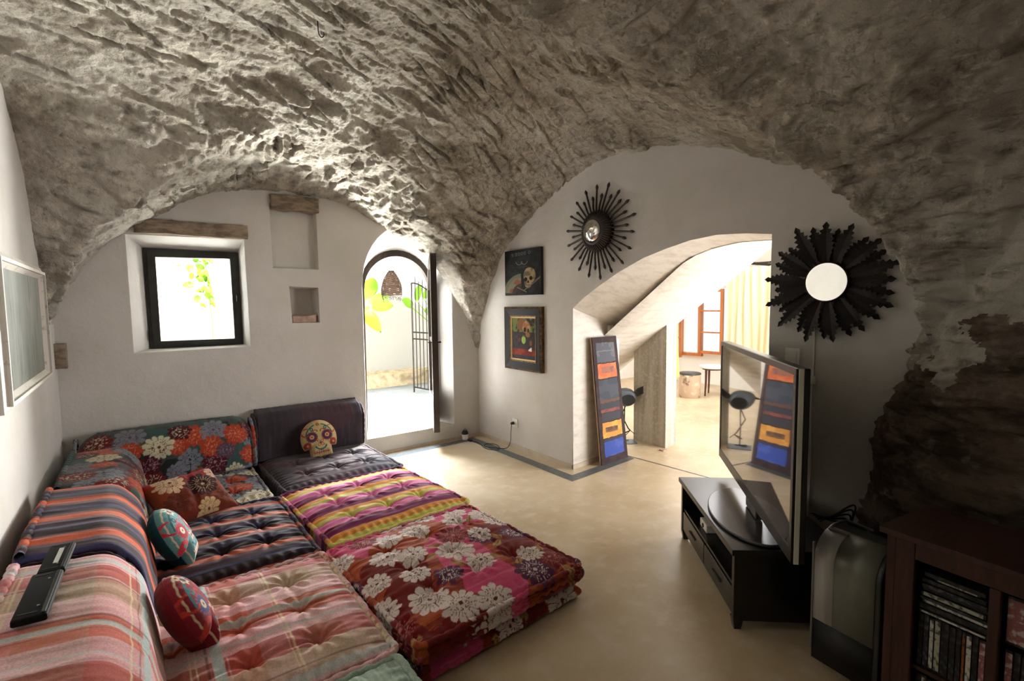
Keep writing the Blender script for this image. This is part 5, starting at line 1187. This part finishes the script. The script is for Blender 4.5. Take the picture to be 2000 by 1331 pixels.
# ------------------------------------------------------------------ portable air conditioner
pa = math.radians(0); t = empty('portable_air_conditioner', (2.14, .728, 0), math.radians(-9), label='portable cooling unit with silver and grey front beside the bookcase', cat='appliance')
def slab_profile(d0, d1, h, r): # side profile (x depth, z)
    return [(d1, .03), (d1, h-.06)]+[(d1-.05+.05*math.cos(a), h-.06+.06*math.sin(a)) for a in [PI/2*i/6 for i in range(1, 7)]]+[(d0+r-r*math.sin(a), h-r+r*math.cos(a)) for a in [PI/2*i/10 for i in range(0, 11)]]+[(d0, .08), (d0+.04, .02), (d0+.08, .0), (d1-.02, .0)]
PWh = .112; PH = .555
def body(name, y0, y1, d0, mat, z0=None, z1=None, inset=0):
    pr = slab_profile(d0, .245, PH-inset, .11)
    mb = MB(); mb.prism(pr, y0, y1, lambda u, v, d: (u, d, v)); o = mb.build(name, mat, t); md = o.modifiers.new('b', 'BEVEL'); md.width = .006; md.segments = 2; md.limit_method = 'ANGLE'; return o
body('body', -PWh-.018, PWh+.004, .010, m_grey_body)
def skin(name, y0, y1, z0, z1, mat, off=.004, slope=0):
    r = .11; pts = [(0.010-off, z0)]; pts.append((0.010-off, min(z1, PH-r)))
    if z1 > PH-r: pts += [(0.010+r-(r+off)*math.cos(a), PH-r+(r+off)*math.sin(a)) for a in [PI/2*i/12*(z1-PH+r)/r for i in range(1, 13)]]
    V = []
    for (x, z) in pts: V += [(x, y1, z), (x, y0, z-(slope if z == z0 else 0))]
    mb = MB(); mb.add(V, [(2*i, 2*i+1, 2*i+3, 2*i+2) for i in range(len(pts)-1)]); o = mb.build(name, mat, t, smooth=True, fix=False); md = o.modifiers.new('s', 'SOLIDIFY'); md.thickness = .003; md.offset = 0; return o
skin('silver_panel', .035, PWh, .20, PH, m_silver_panel); skin('grey_panel', -PWh, .034, .20, PH, m_grey_panel, .0035)
skin('lower_grille', -PWh, PWh, .03, .199, m_blackmat, .003)
mb = MB(); mb.tube(smooth_path([(.09, PWh-.01, PH+.002), (.12, PWh-.01, PH+.014), (.20, PWh-.01, PH+.012), (.215, PWh-.03, PH+.010), (.215, .0, PH+.006)], 6), .006, 8); mb.build('handle', m_silver, t, smooth=True)
mb = MB(); mb.bbox((.085, .03, PH-.002), (.10, PWh-.01, PH+.008), .002); mb.build('control_bar', m_silver, t)
mb = MB(); mb.tube([(0.004, PWh+.002, .55-.03*i) for i in range(1, 17)], .005, 8); mb.build('edge_trim', m_silver, t)
mb = MB(); V = []
for i in range(9):
    u = i/8; V += [(.06+.03*u, PWh+.008+.045*u**1.6, PH-.02-.13*u), (.13+.03*u, PWh+.008+.05*u**1.6, PH-.015-.13*u)]
mb.add(V, [(2*i, 2*i+1, 2*i+3, 2*i+2) for i in range(8)]); o = mb.build('side_flap', m_plate, t, smooth=True, fix=False); md = o.modifiers.new('s', 'SOLIDIFY'); md.thickness = .004
# ribbed hose at its back
t2 = empty('exhaust_hose', (2.66, .80, 0), label='black ribbed hose curling on the floor between cabinet and cooling unit', cat='hose')
hp = smooth_path([(.06, -.02, .06), (.10, .0, .20), (.11, .01, .34), (.06, -.02, .42)], 22); mb = MB(); mb.tube(hp, [.036+.004*math.sin(i*1.6) for i in range(len(hp))], 14); mb.build('hose', m_blackmat, t2, smooth=True)

# ------------------------------------------------------------------ bookcase with cases and books
BX, BY, BA = 2.085, .575, math.radians(8)
t = empty('bookcase', (BX, BY, 0), -BA, label='low reddish wooden bookcase packed with film cases beside the rock pier', cat='bookcase')
BH, BD, BL = .70, .34, 1.15    # front face at local x=0, runs along -y
def BB(name, a_, b_, mat=m_wood_red, par=None): mb = MB(); mb.bbox(a_, b_, .003); return mb.build(name, mat, par or t)
BB('top', (-.018, -BL-.01, BH-.022), (BD, .018, BH)); BB('side_panel', (.0, -.028, 0), (BD-.01, 0, BH-.022)); BB('side_panel', (.0, -BL, 0), (BD-.01, -BL+.028, BH-.022))
BB('stile', (-.004, -.085, .0), (.016, -.0285, BH-.023)); BB('stile', (-.004, -.305, .06), (.016, -.278, BH-.083)); BB('stile', (-.004, -BL+.0285, .0), (.016, -BL+.085, BH-.023))
BB('top_rail', (-.004, -BL+.086, BH-.082), (.016, -.086, BH-.023)); BB('bottom_rail', (-.004, -BL+.086, .0), (.016, -.086, .02))
BB('back_panel', (BD-.02, -BL+.029, .0), (BD-.011, -.029, BH-.023)); BB('shelf', (.02, -BL+.03, .222), (BD-.022, -.03, .236)); BB('bottom_panel', (.02, -BL+.03, .005), (BD-.022, -.03, .018))
m_case = [nmat('case_'+n_, c_, .4, var=(60, c2_, .5, .6)) for n_, c_, c2_ in (('pale', (176, 180, 160), (70, 70, 64)), ('black', (18, 18, 20), (60, 60, 60)), ('dark_blue', (24, 28, 44), (90, 90, 96)), ('orange', (150, 78, 36), (40, 24, 16)), ('rose', (150, 90, 92), (200, 190, 180)), ('white', (206, 206, 196), (96, 96, 92)))]
names_c = ['pale', 'black', 'dark blue', 'orange', 'rose', 'white']
rl = Matrix.Rotation(-BA, 4, 'Z'); Bm = Matrix.Translation((BX, BY, 0)) @ rl
def case_thing(lo, hi, ci, label, group=None, tilt=0, name='film_case', cat='film case'):
    ctr = Vector(((lo[0]+hi[0])/2, (lo[1]+hi[1])/2, lo[2])); o_ = empty(name, Bm @ ctr, -BA, label=label, cat=cat, group=group)
    o_.rotation_euler = (tilt, 0, -BA); S = [(hi[i]-lo[i]) for i in range(3)]
    mb = MB(); mb.bbox((-S[0]/2, -S[1]/2, 0), (S[0]/2, S[1]/2, S[2]), .0015, 1); mb.build('case', m_case[1], o_)
    mb = MB()
    if S[2] > S[1]: mb.box((-S[0]/2-.0008, -S[1]/2+.0015, .008), (-S[0]/2+.0005, S[1]/2-.0015, S[2]-.008))
    else: mb.box((-S[0]/2-.0008, -S[1]/2+.008, .002), (-S[0]/2+.0005, S[1]/2-.008, S[2]-.002))
    mb.build('spine_label', m_case[ci], o_); return o_
ORD = ['first', 'second', 'third', 'fourth', 'fifth', 'sixth', 'seventh', 'eighth', 'ninth', 'tenth', 'eleventh']
tint = {0: 'pale green', 1: 'black', 2: 'dark blue', 3: 'orange', 4: 'rose', 5: 'white'}
def row(y, seq, z, h, text, group, x0=.035):
    for k, (ci, th_) in enumerate(seq):
        case_thing((x0, y-th_, z), (x0+.13, y, z+h*(1+.02*math.sin(k*2.3))), ci, '%s film case upright %s, %s from the left' % (tint[ci], text, ORD[k]), group); y -= th_+.0012
    return y
row(-.090, [(1, .0145), (2, .0145), (5, .013), (0, .017), (1, .021), (1, .016), (1, .014), (3, .009), (5, .015), (1, .015), (4, .016)], .2365, .187, 'in the middle row', 'film cases standing in the middle row')
row(-.090, [(1, .0145), (0, .0145), (1, .0145), (5, .0145), (2, .018), (1, .0145), (4, .0145), (1, .02), (0, .0145), (1, .018)], .0185, .185, 'in the bottom row', 'film cases standing in the bottom row')
z = .430
for k, (ci, L_, th_) in enumerate([(5, .182, .010), (1, .18, .020), (5, .182, .014), (1, .178, .010), (0, .172, .016), (1, .18, .014), (2, .17, .014), (1, .168, .014), (0, .12, .010), (1, .16, .014)]):
    yc = -.182+.004*math.sin(k*2.1); case_thing((.030+.006*(k % 3), yc-L_/2, z), (.160, yc+L_/2, z+th_), ci, '%s case lying flat on the standing cases, %s from the bottom of its pile' % (tint[ci], ORD[k]), 'cases lying in a pile above the middle row'); z += th_+.001
row(-.312, [(4, .018), (1, .016), (2, .02), (1, .016), (5, .012), (1, .02), (0, .014), (1, .018)], .2365, .19, 'right of the middle upright', 'film cases right of the middle upright')
o = case_thing((.03, -.40, .45), (.15, -.312, .60), 4, 'rose and black patterned box on the cases right of the bookcase upright', name='patterned_box', cat='box')

# small iron hook left in the vault
hx, hy = .80, 2.62; hz = float(Vh(np.array([hx]), np.array([hy]))[0])
t = empty('ceiling_hook', (hx, hy, hz-.05), label='tiny iron hook hanging from the rough vault above the seating', cat='hook')
mb = MB(); mb.tube(smooth_path([(0, 0, .14), (0, 0, .02), (.012, 0, -.01), (.026, 0, .0), (.026, 0, .018)], 6), .0028, 6); mb.build('hook', m_iron, t)
